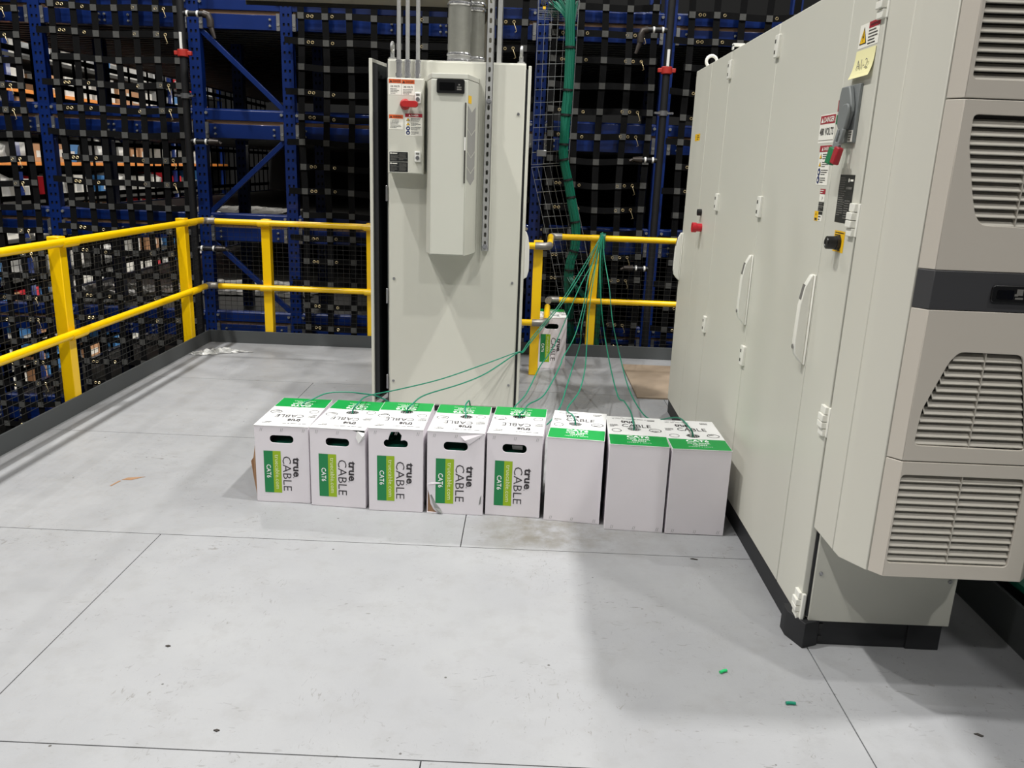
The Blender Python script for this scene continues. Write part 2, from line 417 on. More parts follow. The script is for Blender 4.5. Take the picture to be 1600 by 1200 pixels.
# ------------------------------------------------------------------ blue storage rack behind the rails
RY = 7.6
UPS = [-5.80, -4.40, -3.00, -2.18, .06, 1.165, 2.55]
LEV = [1.82 + .92*k for k in (1, 0, -1, -2, -3, -4)]
rack = thing('storage_rack', 'tall blue steel storage rack with black safety nets behind the platform', 'rack', (-1.5, RY, -3))
proto = None
def upright_mesh():
    m_ = MB()
    for a, b in ((-.052, -.030), (-.012, .012), (.030, .052)): m_.box(a, b, -.04, -.037, -.4, 3.3)
    for q in range(49):
        z = -.4+.0762*q
        for a, b in ((-.030, -.012), (.012, .030)): m_.box(a, b, -.0397, -.0373, z, z+.050)
    m_.box(-.052, .052, -.04, -.037, -3, -.4)
    m_.box(-.052, -.049, -.037, .04, -3, 3.3); m_.box(.049, .052, -.037, .04, -3, 3.3)
    m_.box(-.052, -.02, .037, .04, -3, 3.3); m_.box(.02, .052, .037, .04, -3, 3.3)
    m_.i = 1; m_.box(-.045, .045, -.030, -.028, -3, 3.3)
    return m_
up0 = part('upright', upright_mesh(), ['rack_blue', 'hole_dark'], rack, local=True)
base = Vector((-1.5, RY, -3)); up0.location = Vector((UPS[0], RY, 0)) - base
for x in UPS[1:]: clone(up0, rack, Vector((x, RY, 0)) - base)
for x in UPS:      # rear posts of the same frames
    clone(up0, rack, Vector((x, RY+1.05, 0)) - base)
def bolt_cluster(m_, x, y, z, n):
    for dx in ((-.025, .025) if n > 2 else (0,)):
        for dz in (-.025, .025): m_.cyl((x+dx, y, z+dz), (x+dx, y-.014, z+dz), .011, 6); m_.cyl((x+dx, y-.014, z+dz), (x+dx, y-.024, z+dz), .006, 6)
for k, z in enumerate(LEV):
    for a, b in zip(UPS[:-1], UPS[1:]):
        x0, x1 = a+.053, b-.053
        if k > 2 and a > -3.1: 
            if k > 3: continue
        bu = MB().prism([(RY-.035, z), (RY+.02, z), (RY+.02, z+.10), (RY-.02, z+.10), (RY-.035, z+.085)], x0, x1, 'x')
        part('beam', bu, 'rack_blue', rack, bevel=.003)
        bl = MB().box(x0, x1, RY-.03, RY+.02, z-.155, z-.032)
        lo = part('tie_beam', bl, 'rack_blue', rack, bevel=.003)
        bo = MB(); bolt_cluster(bo, x0+.09, RY-.03, z-.095, 2); bolt_cluster(bo, x1-.09, RY-.03, z-.095, 2)
        for t in (.42, .62) if (b-a) > 1.2 else (): bolt_cluster(bo, x0+(x1-x0)*t, RY-.03, z-.095, 4)
        part('bolt_heads', bo, 'bolt_zinc', lo, kind='stuff')
        part('board_edge', MB().box(x0, x1, RY-.012, RY+.02, z-.031, z-.001), 'board_wood', rack)
    # corrugated deck of this level
    m_ = MB(); prof = []; y = RY+.06
    while y < 17:
        prof += [(y, z-.150), (y+.05, z-.150), (y+.07, z-.06), (y+.125, z-.06)]; y += .145
    vs = []; fs = []
    for (yy, zz) in prof: vs += [(-5.3, yy, zz), (5.0, yy, zz)]
    for i in range(len(prof)-1): fs.append((2*i, 2*i+1, 2*i+3, 2*i+2))
    m_.add(vs, fs)
    part('corrugated_deck', m_, 'deck_steel', rack, smooth=False)
    part('deck_top', MB().box(-5.3, 5.0, RY+.06, 17, z-.055, z-.035), 'deck_steel', rack)
    part('deck_edge_beam', MB().box(-5.34, -5.3, RY+.06, 17, z-.16, z-.02), 'rack_blue', rack)
# diagonal braces of the open narrow frame
xa, xb = -2.95, -2.23
for k in range(5):
    zt, zb2 = LEV[k]-.16, LEV[k+1]+.10
    p, q = ((xa, RY+.0, zt), (xb, RY+.0, zb2)) if k % 2 == 0 else ((xb, RY, zt), (xa, RY, zb2))
    part('diagonal_brace', MB().obox(p, q, (0, 1, 0), .04, .045), 'rack_blue', rack, bevel=.003)
for x in UPS[1:6]:
    m_ = MB()
    for z in LEV[:4]:
        for dz in (-.11, .06): m_.cyl((x+.07, RY-.03, z+dz), (x+.07, RY-.05, z+dz), .014, 6); m_.cyl((x-.07, RY-.03, z+dz), (x-.07, RY-.05, z+dz), .014, 6)
    part('frame_bolts', m_, 'bolt_zinc', rack, kind='stuff')
    m_ = MB()
    for z in LEV[:4]:
        m_.box(x+.055, x+.085, RY-.045, RY+.02, z-.16, z-.02); m_.box(x-.085, x-.055, RY-.045, RY+.02, z-.16, z-.02)
    part('beam_connector', m_, 'steel', rack, kind='stuff')

# ------------------------------------------------------------------ black cargo nets
patch_proto = None
def net(label, xs, rows, zr, tails, seed):
    global patch_proto
    R = random.Random(seed)
    NY = 7.49
    x0, x1 = xs[0], xs[-1]
    t = thing('cargo_net', label, 'cargo net', (x0, NY, zr[0]), group='safety nets on the storage rack')
    ph = R.uniform(0, 6)
    def dz(x, z): return -.012*math.sin(math.pi*(x-x0)/(x1-x0)) + .006*math.sin(9*x+z*3+ph)
    def dx(x, z): return .008*math.sin(4*z+x*5+ph)
    def dy(x, z): return .01*math.sin(3*x+2.2*z+ph)
    for x in xs:
        pts = [zr[0] + (zr[1]-zr[0])*i/24 for i in range(25)]; vs = []; fs = []
        for z in pts:
            for s_ in (-.029, .029): vs.append((x+s_+dx(x, z), NY+dy(x, z), z)); vs.append((x+s_+dx(x, z), NY+.003+dy(x, z), z))
        for i in range(24):
            a = 4*i; b = a+4; fs += [(a, a+2, b+2, b), (a+1, b+1, b+3, a+3), (a, b, b+1, a+1), (a+2, a+3, b+3, b+2)]
        m_ = MB(); m_.add(vs, fs); part('vertical_strap', m_, 'webbing', t)
    gm = MB()
    for r, z in enumerate(rows):
        n = 20; vs = []; fs = []
        tl, tr = (.14, .10) if tails and r % 2 == 0 else (.035, .035)
        for i in range(n+1):
            x = x0-tl + (x1-x0+tl+tr)*i/n
            for s_ in (-.027, .027): vs.append((x, NY-.004+dy(x, z), z+s_+dz(x, z))); vs.append((x, NY-.007+dy(x, z), z+s_+dz(x, z)))
        for i in range(n):
            a = 4*i; b = a+4; fs += [(a, a+2, b+2, b), (a+1, b+1, b+3, a+3), (a, b, b+1, a+1), (a+2, a+3, b+3, b+2)]
        m_ = MB(); m_.add(vs, fs); part('horizontal_strap', m_, 'webbing', t)
        for x in xs:
            if patch_proto is None:
                pm = MB().box(-.027, .027, -.0015, .0015, -.026, .026)
                for q in range(5): pm.box(-.025+q*.0115, -.021+q*.0115, -.003, -.0015, -.024, .024)
                o = part('stitched_patch', pm, 'stitch_gray', t, local=True, smooth=False); patch_proto = o
                o.location = Vector((x+dx(x, z), NY-.009+dy(x, z), z+dz(x, z))) - Vector((x0, NY, zr[0]))
            else:
                clone(patch_proto, t, Vector((x+dx(x, z), NY-.009+dy(x, z), z+dz(x, z))) - Vector((x0, NY, zr[0])))
        if r % 3 != 0:
            for x in (x0+.07, x0+.105, x0+.28, x1-.17, x1-.10, x0+.28+(x1-x0)*.4):
                if x < x1:
                    gm.torus((x, NY-.009+dy(x, z), z+dz(x, z)), .011, .0035, 1, 10, 4)
            gm.tube([(x1-.10, NY-.012, z-.01), (x1-.085, NY-.02, z-.045), (x1-.075, NY-.02, z-.075), (x1-.09, NY-.02, z-.08)], .0035, 5)
    part('grommets', gm, 'brass', t, kind='stuff')
def rowsz(z0, z1, first=2.512): 
    n = []; z = first
    while z < z1: z += .211
    while z > z0:
        if z < z1: n.append(z)
        z -= .211
    return n
net('black webbing cargo net at the far left edge of the rack', [-5.66, -5.46, -5.27, -5.08, -4.89, -4.70, -4.53], rowsz(-1.7, 3.0, 2.47), (-1.75, 3.05), False, 1)
net('black webbing cargo net above the long left guardrail, left of the open braced bay', [-4.206, -4.015, -3.827, -3.646, -3.471, -3.296, -3.122], rowsz(-1.2, 3.0, 2.512), (-1.25, 3.05), True, 2)
net('widest black webbing cargo net, hanging behind the tall cabinet with ducts', [-2.04+.2168*i for i in range(10)], rowsz(-.1, 3.0, 2.495), (-.15, 3.05), True, 3)
net('black webbing cargo net behind the wire tray and green cables', [.167, .383, .594, .81, 1.026], rowsz(-.1, 3.0, 2.436), (-.15, 3.05), False, 4)
net('black webbing cargo net behind the far end of the right cabinets', [1.33, 1.55, 1.77, 1.99, 2.21, 2.43], rowsz(-.1, 3.1, 2.4), (-.15, 3.15), True, 5)

# ------------------------------------------------------------------ goods racks of the aisle far behind
GX = -6.35
gr = thing('storage_rack', 'distant rack of mixed goods seen through the left nets', 'rack', (GX-.5, 12, -3))
for y in (7.9, 10.2, 12.5, 14.8, 17.1):
    part('upright', MB().box(GX-.03, GX+.03, y-.045, y+.045, -3, 3.4), 'rack_blue', gr, bevel=.004)
    part('upright', MB().box(GX-.93, GX-.87, y-.045, y+.045, -3, 3.4), 'rack_blue', gr, bevel=.004)
GL = [2.62, 2.22, 1.80, 1.35, .88, .42, -.06, -.52, -.98, -1.44]
for z in GL:
    part('shelf', MB().box(GX-.95, GX+.0, 7.5, 17.3, z-.03, z), 'deck_steel', gr)
    part('beam', MB().box(GX-.0, GX+.035, 7.5, 17.3, z-.045, z+.0), 'goods_orange' if z in (1.35, 2.22) else 'slab_edge', gr, bevel=.003)
part('back_sheet', MB().box(GX-1.0, GX-.97, 7.5, 17.3, -3, 3.4), 'slab_dark', gr)
KINDS = {}
def goods_mesh(kind):
    m_ = MB()
    if kind in ('white', 'tan', 'red'):
        m_.box(-.5, .5, -.5, .5, 0, 1); m_.i = 1; m_.box(-.06, .06, -.503, .503, .6, 1.004); m_.box(.495, .506, -.3, .25, .25, .62)
        mats = {'white': ['goods_white', 'goods_silver'], 'tan': ['goods_tan', 'goods_white'], 'red': ['goods_red', 'goods_white']}[kind]
    elif kind == 'blue':
        b = [(-.42, -.42), (.42, -.42), (.42, .42), (-.42, .42)]; t_ = [(-.48, -.48), (.48, -.48), (.48, .48), (-.48, .48)]
        m_.add([(x, y, 0) for x, y in b] + [(x, y, .9) for x, y in t_], [(3,2,1,0), (4,5,6,7)] + [(i, (i+1) % 4, 4+(i+1) % 4, 4+i) for i in range(4)])
        m_.box(-.5, .5, -.5, .5, .9, 1); m_.i = 1; m_.box(.44, .47, -.2, .2, .3, .6); mats = ['goods_blue', 'goods_white']
    else:
        R = random.Random(3)
        vs = []; fs = []; n = 10; lv = [(0, .42), (.15, .5), (.5, .48), (.8, .44), (.95, .3), (1, .1)]
        for z, r in lv:
            for k in range(n):
                a = 2*math.pi*k/n; q = r*(1+R.uniform(-.08, .08)); vs.append((max(-.5, min(.5, 1.3*q*math.cos(a))), max(-.5, min(.5, 1.3*q*math.sin(a))), z))
        for i in range(len(lv)-1):
            for k in range(n): fs.append((i*n+k, i*n+(k+1) % n, (i+1)*n+(k+1) % n, (i+1)*n+k))
        fs.append(tuple(range(n))[::-1]); fs.append(tuple(range((len(lv)-1)*n, len(lv)*n))); m_.add(vs, fs); mats = ['goods_silver']
    return m_, mats
LAB = {'white': ('carton', 'pale carton with silver tape on a shelf behind the left nets', 'carton'), 'tan': ('carton', 'brown carton with pale label on a shelf behind the left nets', 'carton'),
       'red': ('carton', 'red and white carton on a shelf behind the left nets', 'carton'), 'blue': ('storage_tote', 'blue plastic tote on a shelf behind the left nets', 'tote'),
       'silver': ('wrapped_sack', 'silvery wrapped sack on a shelf behind the left nets', 'sack')}
R = random.Random(11)
for li, z in enumerate(GL):
    y = 7.9; cnt = {}
    while y < 16.6:
        wd = R.uniform(.20, .42); ht = R.uniform(.20, .35); 
        k = R.choices(['white', 'tan', 'red', 'blue', 'silver'], [6, 2.0, 1.0, 1.8, 4])[0]
        if R.random() < .86:
            if k not in KINDS:
                m_, mt = goods_mesh(k); o = mesh_obj(LAB[k][0], m_, mt, None, 0, k == 'silver'); KINDS[k] = o
            else: o = KINDS[k].copy(); COL.objects.link(o)
            o.location = (GX-.28+R.uniform(-.05, .05), y+wd/2, z+.001); o.scale = (.5, wd*.96, ht); o.rotation_euler = (0, 0, R.uniform(-.05, .05))
            WORLD[o.name] = Matrix.Identity(4)
            cnt[k] = cnt.get(k, 0)+1
            ORD = ['first', 'second', 'third', 'fourth', 'fifth', 'sixth', 'seventh', 'eighth', 'ninth', 'tenth', 'eleventh', 'twelfth', 'thirteenth', 'fourteenth', 'fifteenth', 'sixteenth', 'seventeenth', 'eighteenth', 'nineteenth', 'twentieth']
            kw = {'white': 'pale carton', 'tan': 'brown carton', 'red': 'red carton', 'blue': 'blue tote', 'silver': 'silvery sack'}[k]
            tag(o, '%s %s from the left on the %s shelf of the distant rack' % (ORD[min(cnt[k]-1, 19)], kw, 'top' if li == 0 else ORD[li] + '-highest'), LAB[k][2], 'goods on the distant rack')
        y += wd + R.uniform(.01, .1)

# nets along the pick aisle, seen behind the front nets
t = thing('cargo_net', 'distant black net along the aisle in front of the goods rack', 'cargo net', (-5.36, 12, 0), group='safety nets on the storage rack')
for q in range(34): y = 8.0+.27*q; part('vertical_strap', MB().box(-5.363, -5.358, y-.028, y+.028, -1.8, 2.6), 'webbing', t, smooth=False)
for q in range(15): z = 2.5-.30*q; part('horizontal_strap', MB().box(-5.370, -5.364, 7.8, 17.0, z-.028, z+.028), 'webbing', t, smooth=False)

# crumpled film lying on the rack decks
def sheet(label, x0, x1, y0, y1, z, seed, amp=.05):
    R = random.Random(seed); n, m = 26, 16; vs = []; fs = []
    for i in range(n+1):
        for j in range(m+1):
            u, v_ = i/n, j/m; e = math.sin(math.pi*u)*math.sin(math.pi*v_)
            vs.append((x0+(x1-x0)*u+R.uniform(-.04, .04), y0+(y1-y0)*v_+R.uniform(-.05, .05), z+.004+amp*R.random()*(.3+e)))
    for i in range(n):
        for j in range(m): a = i*(m+1)+j; fs.append((a, a+1, a+m+2, a+m+1))
    mm = MB(); mm.add(vs, fs)
    o = solo('plastic_film', mm, 'film', label, 'plastic film', ((x0+x1)/2, (y0+y1)/2, z), smooth=False)
    sd = o.modifiers.new('thick', 'SOLIDIFY'); sd.thickness = .003
sheet('crumpled pale film on the deck in the open braced bay', -4.1, -2.9, 9.0, 10.7, LEV[2]-.035, 1)
sheet('pale film on the lower deck behind the braced bay, below the guardrail top', -4.3, -2.5, 9.2, 10.4, LEV[3]-.035, 2)
sheet('pale film on the deck behind the net at far left guardrail', -5.2, -4.3, 8.4, 9.6, LEV[3]-.035, 3, .1)
sheet('bright film on the deck edge behind the left net, above guardrail height', -5.0, -3.6, 8.9, 10.2, LEV[2]-.035, 4)
sheet('pale papers lying on the deck behind the right net', .5, 1.2, 8.0, 8.4, LEV[2]-.035, 5, .04)

# ------------------------------------------------------------------ sprinkler pipes
def sprinkler(label, x, arms, zc):
    t = thing('sprinkler_pipe', label, 'pipe', (x, 7.2, -3))
    part('riser', MB().cyl((x, 7.2, -3), (x, 7.2, 3.4), .031, 14), 'pipe_black', t)
    part('coupling', MB().cyl((x, 7.2, zc-.03), (x, 7.2, zc+.03), .046, 14).box(x-.075, x+.075, 7.185, 7.215, zc-.018, zc+.018), 'coupling_red', t, label='red pipe coupling', bevel=.006)
    part('tag_strip', MB().cyl((x, 7.165, zc+.03), (x, 7.165, zc+.16), .012, 8), 'white_trim', t)
    m_ = MB()
    for z in (zc-.34, -.2): m_.cyl((x, 7.2, z-.02), (x, 7.2, z+.02), .043, 12); m_.box(x-.08, x+.08, 7.17, 7.19, z-.008, z+.008); m_.cyl((x-.07, 7.15, z), (x-.07, 7.21, z), .01, 6); m_.cyl((x+.07, 7.15, z), (x+.07, 7.21, z), .01, 6)
    part('clamp', m_, 'steel', t, kind='stuff')
    for z, L_, drop in arms:
        e = x + L_
        part('branch', MB().cyl((x, 7.2, z), (e, 7.2, z), .022, 12), 'pipe_black', t)
        s_ = 1 if L_ > 0 else -1
        b = MB(); b.cyl((e-s_*.07, 7.2, z), (e-s_*.085, 7.2, z), .026, 12); b.cyl((x+s_*.05, 7.2, z), (x+s_*.065, 7.2, z), .026, 12); part('pipe_ring', b, 'white_trim', t)
        if drop: part('elbow', MB().tube([(e-s_*.03, 7.2, z), (e+s_*.01, 7.2, z-.01), (e+s_*.025, 7.2, z-.05), (e+s_*.025, 7.2, z-.10)], .03, 12).cyl((e+s_*.025, 7.2, z-.09), (e+s_*.06, 7.19, z-.19), .024, 10, .012), 'pipe_cap', t)
        else: part('end_cap', MB().cyl((e-s_*.05, 7.2, z), (e+s_*.03, 7.2, z+.002), .031, 12, .02).cyl((e+s_*.03, 7.2, z), (e+s_*.06, 7.19, z-.012), .012, 8), 'pipe_cap', t)
sprinkler('black sprinkler riser with red coupling at the left rack corner', -2.955, [(2.64, .22, True), (1.62, .23, False), (.705, .24, False)], 2.33)
sprinkler('black sprinkler riser with red coupling in front of the right net', 1.107, [(2.64, -.21, True), (1.605, -.20, False), (.675, -.21, False)], 2.33)

# ------------------------------------------------------------------ overhead panel behind the ducts
t = thing('overhead_enclosure', 'pale beige overhead enclosure whose underside shows above the tall cabinet', 'enclosure', (-1.2, 6.9, 2.7))
part('underside', MB().box(-2.3, -.34, 5.5, 6.88, 2.70, 3.0), 'slab_beige', t, bevel=.005)
part('edge_strip', MB().box(-2.3, -.5, 6.881, 6.90, 2.672, 2.78), 'slab_edge', t)
part('backing_panel', MB().box(-.47, -.34, 6.881, 6.90, 2.28, 2.70), 'panel_taupe', t)

# ------------------------------------------------------------------ tall cabinet in the middle
X0, X1, Y0, Y1, Z0, Z1 = -.831, -.045, 4.86, 5.36, .035, 2.073
cab = thing('electrical_cabinet', 'tall pale grey electrical cabinet with left door ajar behind the row of boxes', 'cabinet', ((X0+X1)/2, (Y0+Y1)/2, 0))
part('body', MB().box(X0, X1, Y0+.004, Y1, Z0, Z1), 'cabinet_paint', cab, bevel=.004)
part('side_panel', MB().box(X0+.008, X1-.004, Y0-.006, Y0+.004, Z0+.01, Z1-.008), 'cabinet_paint', cab, bevel=.003)
part('plinth', MB().box(X0+.01, X1-.01, Y0+.01, Y1-.01, 0, Z0), 'plinth_black', cab)
d = part('door', MB().box(-.031, -.014, Y0+.0, Y1, Z0, Z1-.012), 'cabinet_paint', cab, bevel=.003)
part('door_seal', MB().box(-.045, -.031, Y0+.012, Y1, Z0+.02, Z1-.03), 'plinth_black', cab)
hp = [(0, 0), (.02, .012), (.03, .05), (.031, .09), (.029, .2), (.02, .255), (.008, .285), (0, .29)]
part('handle', MB().prism([(-.014+a, .845+b) for a, b in hp], 4.93, 4.958, 'y'), 'white_trim', d, bevel=.003)
hx, hy = -.838, 5.355; ex, ey = -.922, 4.866
dv = Vector((ex-hx, ey-hy, 0)).normalized(); nv = Vector((-dv.y, dv.x, 0)); nv = nv if nv.x > 0 else -nv
def dbox(m_, a, b, n0, n1, z0, z1):
    P = lambda s_, n: Vector((hx, hy, 0)) + dv*s_ + nv*n
    q = [P(a, n0), P(b, n0), P(b, n1), P(a, n1)]
    return m_.prism([(p.x, p.y) for p in q], z0, z1, 'z')
d2 = part('door', dbox(MB(), .0, .497, -.018, 0, Z0, Z1), 'cabinet_paint', cab, bevel=.002, label='pale grey door standing ajar')
part('door_shade_sheet', dbox(MB(), .01, .484, .0005, .004, Z0+.02, Z1-.02), 'inner_shade', d2)  # dark sheet painting the shade on the door's inner face
m_ = MB(); dbox(m_, .455, .475, .004, .024, Z0+.05, Z1-.06); dbox(m_, .02, .455, .004, .018, Z1-.1, Z1-.08); part('door_stiffener', m_, 'inner_shade', d2)
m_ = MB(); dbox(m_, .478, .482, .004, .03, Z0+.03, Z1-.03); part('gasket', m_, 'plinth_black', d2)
part('interior_edge', MB().box(X0-.006, X0, Y0+.006, Y1-.01, Z0+.02, Z1-.02), 'inner_shade', cab)  # dark strip standing for the unlit interior
for z in (1.33, .72, .18): part('latch', MB().box(X0-.014, X0-.002, Y0-.004, Y0+.02, z-.045, z+.045), 'steel', cab, bevel=.002)
m_ = MB()
for x, z in ((X0+.035, .83), (X1-.035, .83), (X0+.03, .19), (X1-.035, .19), (X1-.035, 1.8), (X0+.03, 1.95)): m_.cyl((x, Y0-.006, z), (x, Y0-.010, z), .008, 10)
part('screw_caps', m_, 'steel', cab, kind='stuff')
for x in (X0+.02, X1-.03):
    m_ = MB(); m_.torus((x, Y0+.05, Z1+.065), .026, .009, 0, 16, 8); m_.cyl((x, Y0+.05, Z1), (x, Y0+.05, Z1+.042), .012, 10); m_.cyl((x, Y0+.05, Z1), (x, Y0+.05, Z1+.012), .022, 12); part('lifting_eye', m_, 'galvanized', cab)

# disconnect box
BX0, BX1, BZ0, BZ1, BY = -.813, -.610, 1.447, 1.962, 4.752
t = thing('disconnect_box', 'small switch box with red rotary handle and warning stickers on the tall cabinet', 'switch box', (-.71, 4.8, 1.45))
part('body', MB().box(BX0, BX1, BY, Y0-.006, BZ0, BZ1), 'cabinet_paint', t, bevel=.003)
part('cover', MB().box(BX0+.004, BX1-.006, BY-.005, BY, BZ0+.004, BZ1-.004), 'cabinet_paint', t, bevel=.002)
yd = BY-.005
def C(px, py): return (-.815+(px-605)*.00357, 1.962-(py-122)*.00343)
def dec(parent, name, mats, fn, lab=None):
    m_ = MB(); fn(m_); return part(name, m_, mats, parent, smooth=False, label=lab)
STK = ['sticker_white', 'sticker_orange', 'ink', 'ink_gray', 'sticker_red', 'sticker_yellow', 'sticker_blue', 'plate_black']
def warn(px0, px1, py0, py1, head, hc, body, seed, htext=2):
    def fn(m_):
        a0, b1 = C(px0, py0); a1, b0 = C(px1, py1); D = Decal(m_, (0, yd, 0), (1, 0, 0), (0, 0, 1))
        hh = (b1-b0)*.26
        D.rect(a0, a1, b0, b1, 0, 1); D.rect(a0, a1, b1-hh, b1, hc, 2)
        D.poly([(a0+.004, b1-hh*.82), (a0+.004+hh*.7, b1-hh*.82), (a0+.004+hh*.35, b1-hh*.2)], htext, 3)
        D.text(head, a0+.006+hh*.8, b1-hh*.78, hh*.56, htext, 3, bold=.01, width=(a1-a0)*.62)
        if body: D.text(body, (a0+a1)/2, b1-hh-(b1-b0)*.26, (b1-b0)*.12, 2, 2, bold=.015, width=(a1-a0)*.72, align='c'); D.lines(a0+.008, a1-.008, b0+.004, b1-hh-(b1-b0)*.32, 4, 3, 2, seed)
        else: D.lines(a0+.006, a1-.006, b0+.006, b1-hh-.004, 7, 3, 2, seed)
    return fn
dec(t, 'warning_sticker', STK, warn(607.8, 627.2, 124, 148, 'DANGER', 1, '120 VOLTS', 1), 'orange DANGER sticker')
dec(t, 'warning_sticker', STK, warn(628, 648, 124.5, 148.5, 'DANGER', 1, '240 VOLTS', 2), 'orange DANGER sticker')
dec(t, 'warning_sticker', STK, warn(608, 630, 179, 202, 'WARNING', 1, None, 3), 'orange WARNING sticker')
def dlab(a0, a1, b0, b1, o, u):
    def fn(m_):
        D = Decal(m_, o, u, (0, 0, 1)); W = a1-a0; H = b1-b0; hh = H*.16
        D.rect(a0, a1, b0, b1, 0, 1); D.rect(a0, a1, b1-hh, b1, 4, 2)
        D.poly([(a0+W*.2, b1-hh*.8), (a0+W*.2+hh*.6, b1-hh*.8), (a0+W*.2+hh*.3, b1-hh*.2)], 0, 3); D.text('DANGER', a0+W*.36, b1-hh*.78, hh*.55, 0, 3, bold=.015, width=W*.42)
        for k in range(4):
            c = b1-hh-H*.11-k*H*.2; x = a0+W*.17
            if k < 2: D.poly([(x-W*.11, c-H*.06), (x+W*.11, c-H*.06), (x, c+H*.07)], 2, 2); D.poly([(x-W*.085, c-H*.05), (x+W*.085, c-H*.05), (x, c+H*.052)], 5, 3)
            else: D.disc(x, c, W*.12, 6, 2); D.disc(x, c-.001, W*.045, 0, 3)
            D.lines(a0+W*.34, a1-W*.06, c-H*.085, c+H*.075, 3, 2, 2, k)
    return fn
a0, b1 = C(633.5, 176.5); a1, b0 = C(660.5, 211)
dec(t, 'danger_label', STK, dlab(a0, a1, b0, b1, (0, yd, 0), (1, 0, 0)), 'red DANGER label with pictograms')
for i, (p0, p1) in enumerate(((237.5, 252.5), (253.6, 269.5))):
    a0, b1 = C(608.3, p0); a1, b0 = C(638, p1)
    def fn(m_):
        D = Decal(m_, (0, yd, 0), (1, 0, 0), (0, 0, 1)); D.rect(a0-.003, a1+.003, b0-.003, b1+.003, 0, 1); D.rect(a0, a1, b0, b1, 7, 2)
        D.disc(a0+.009, b1-.008, .0045, 0, 3); D.rect(a0+.016, a0+.045, b1-.011, b1-.006, 0, 3); D.lines(a0+.006, a1-.05, b0+.004, b1-.016, 5, 3, 3, i); D.lines(a1-.05, a1-.004, b0+.006, b1-.006, 6, 3, 3, i+5)
    dec(t, 'rating_plate', STK, fn, 'black rating plate')
for p0 in (143.5, 235.5):
    a, b = C(649, p0)
    o = part('key_lock', MB().box(a, a+.034, yd-.014, yd, b-.058, b), 'white_trim', t, bevel=.002)
    m_ = MB(); m_.cyl((a+.017, yd-.014, b-.036), (a+.017, yd-.018, b-.036), .011, 12); part('lock_cylinder', m_, 'steel', o)
    def fn(m_): D = Decal(m_, (0, yd-.0142, 0), (1, 0, 0), (0, 0, 1)); D.rect(a+.007, a+.027, b-.018, b-.008, 3, 1)
    dec(o, 'lock_text', STK, fn)
rx, rz = C(633.5, 162.5)
m_ = MB(); m_.cyl((rx, yd, rz), (rx, yd-.016, rz), .030, 24, .028); m_.cyl((rx, yd-.016, rz), (rx, yd-.034, rz), .026, 24, .022)
m_.prism(rrect(rx-.016, rx+.077, rz-.017, rz+.017, .015), yd-.052, yd-.03, 'y'); part('rotary_handle', m_, 'rotary_red', t, bevel=.002, label='red rotary switch handle')

# cooling unit of the tall cabinet
t = thing('cooling_unit', 'slim cooling unit with small black display on the tall cabinet', 'cooling unit', (-.45, 4.76, 1.0))
CY, CZ0, CZ1 = 4.63, 1.004, 1.982
prof = [(-.601, Y0-.006), (-.596, 4.79), (-.552, CY), (-.356, CY), (-.318, 4.79), (-.306, Y0-.006)]
part('housing', MB().prism(prof, CZ0, CZ1-.028, 'z'), 'cooler_metal', t, bevel=.003)
part('top_cap', MB().prism([(x*1.0, y-.002 if y < 4.8 else y) for x, y in prof], CZ1-.026, CZ1, 'z'), 'cooler_metal', t, bevel=.002)
part('front_cover', MB().box(-.553, -.362, CY-.006, CY, CZ0+.006, CZ1-.032), 'cooler_metal', t, bevel=.002)
cz = 1.915
dp = part('display', MB().prism(rrect(-.523, -.372, cz-.035, cz+.037, .008), CY-.016, CY-.006, 'y'), 'black_plastic', t, bevel=.001)
part('screen', MB().prism(rrect(-.508, -.425, cz-.020, cz+.020, .003), CY-.0175, CY-.016, 'y'), 'black_gloss', dp)
def fn(m_):
    D = Decal(m_, (0, CY-.016, 0), (1, 0, 0), (0, 0, 1)); D.rect(-.413, -.388, cz-.018, cz-.010, 3, 1); D.rect(-.413, -.388, cz-.006, cz+.000, 3, 1); D.rect(-.406, -.396, cz+.006, cz+.013, 3, 1)
dec(dp, 'display_text', STK, fn)
part('pull_edge', MB().box(-.368, -.360, CY-.012, CY-.006, 1.41, 1.835), 'seam_dark', t)
part('pull_grip', MB().box(-.3675, -.3605, CY-.0135, CY-.012, 1.585, 1.655), 'white_trim', t)
ch = Vector((-.318+.356, 4.79-CY, 0)); cl = ch.length; chd = ch.normalized()
def fn(m_):
    D = Decal(m_, (-.356, CY, 0), chd, (0, 0, 1), .0008)
    m0, m1 = cl*.06, cl*.94; mid = cl*.5
    zs = [1.825, 1.70, 1.58, 1.495, 1.425]; dp_ = .035
    for a, b in zip(zs[:-1], zs[1:]):
        D.poly([(m0, a), (mid, a-dp_), (mid, b-dp_+.006), (m0, b+.006)], 0, 1); D.poly([(mid, a-dp_), (m1, a), (m1, b+.006), (mid, b-dp_+.006)], 0, 1)
    D.mb.i = 1; D.rect(cl*.1, cl*.45, 1.835, 1.875, 1, 1)
dec(t, 'chevron_print', ['chevron_gray', 'sticker_yellow'], fn, 'grey chevron arrows and yellow sticker')

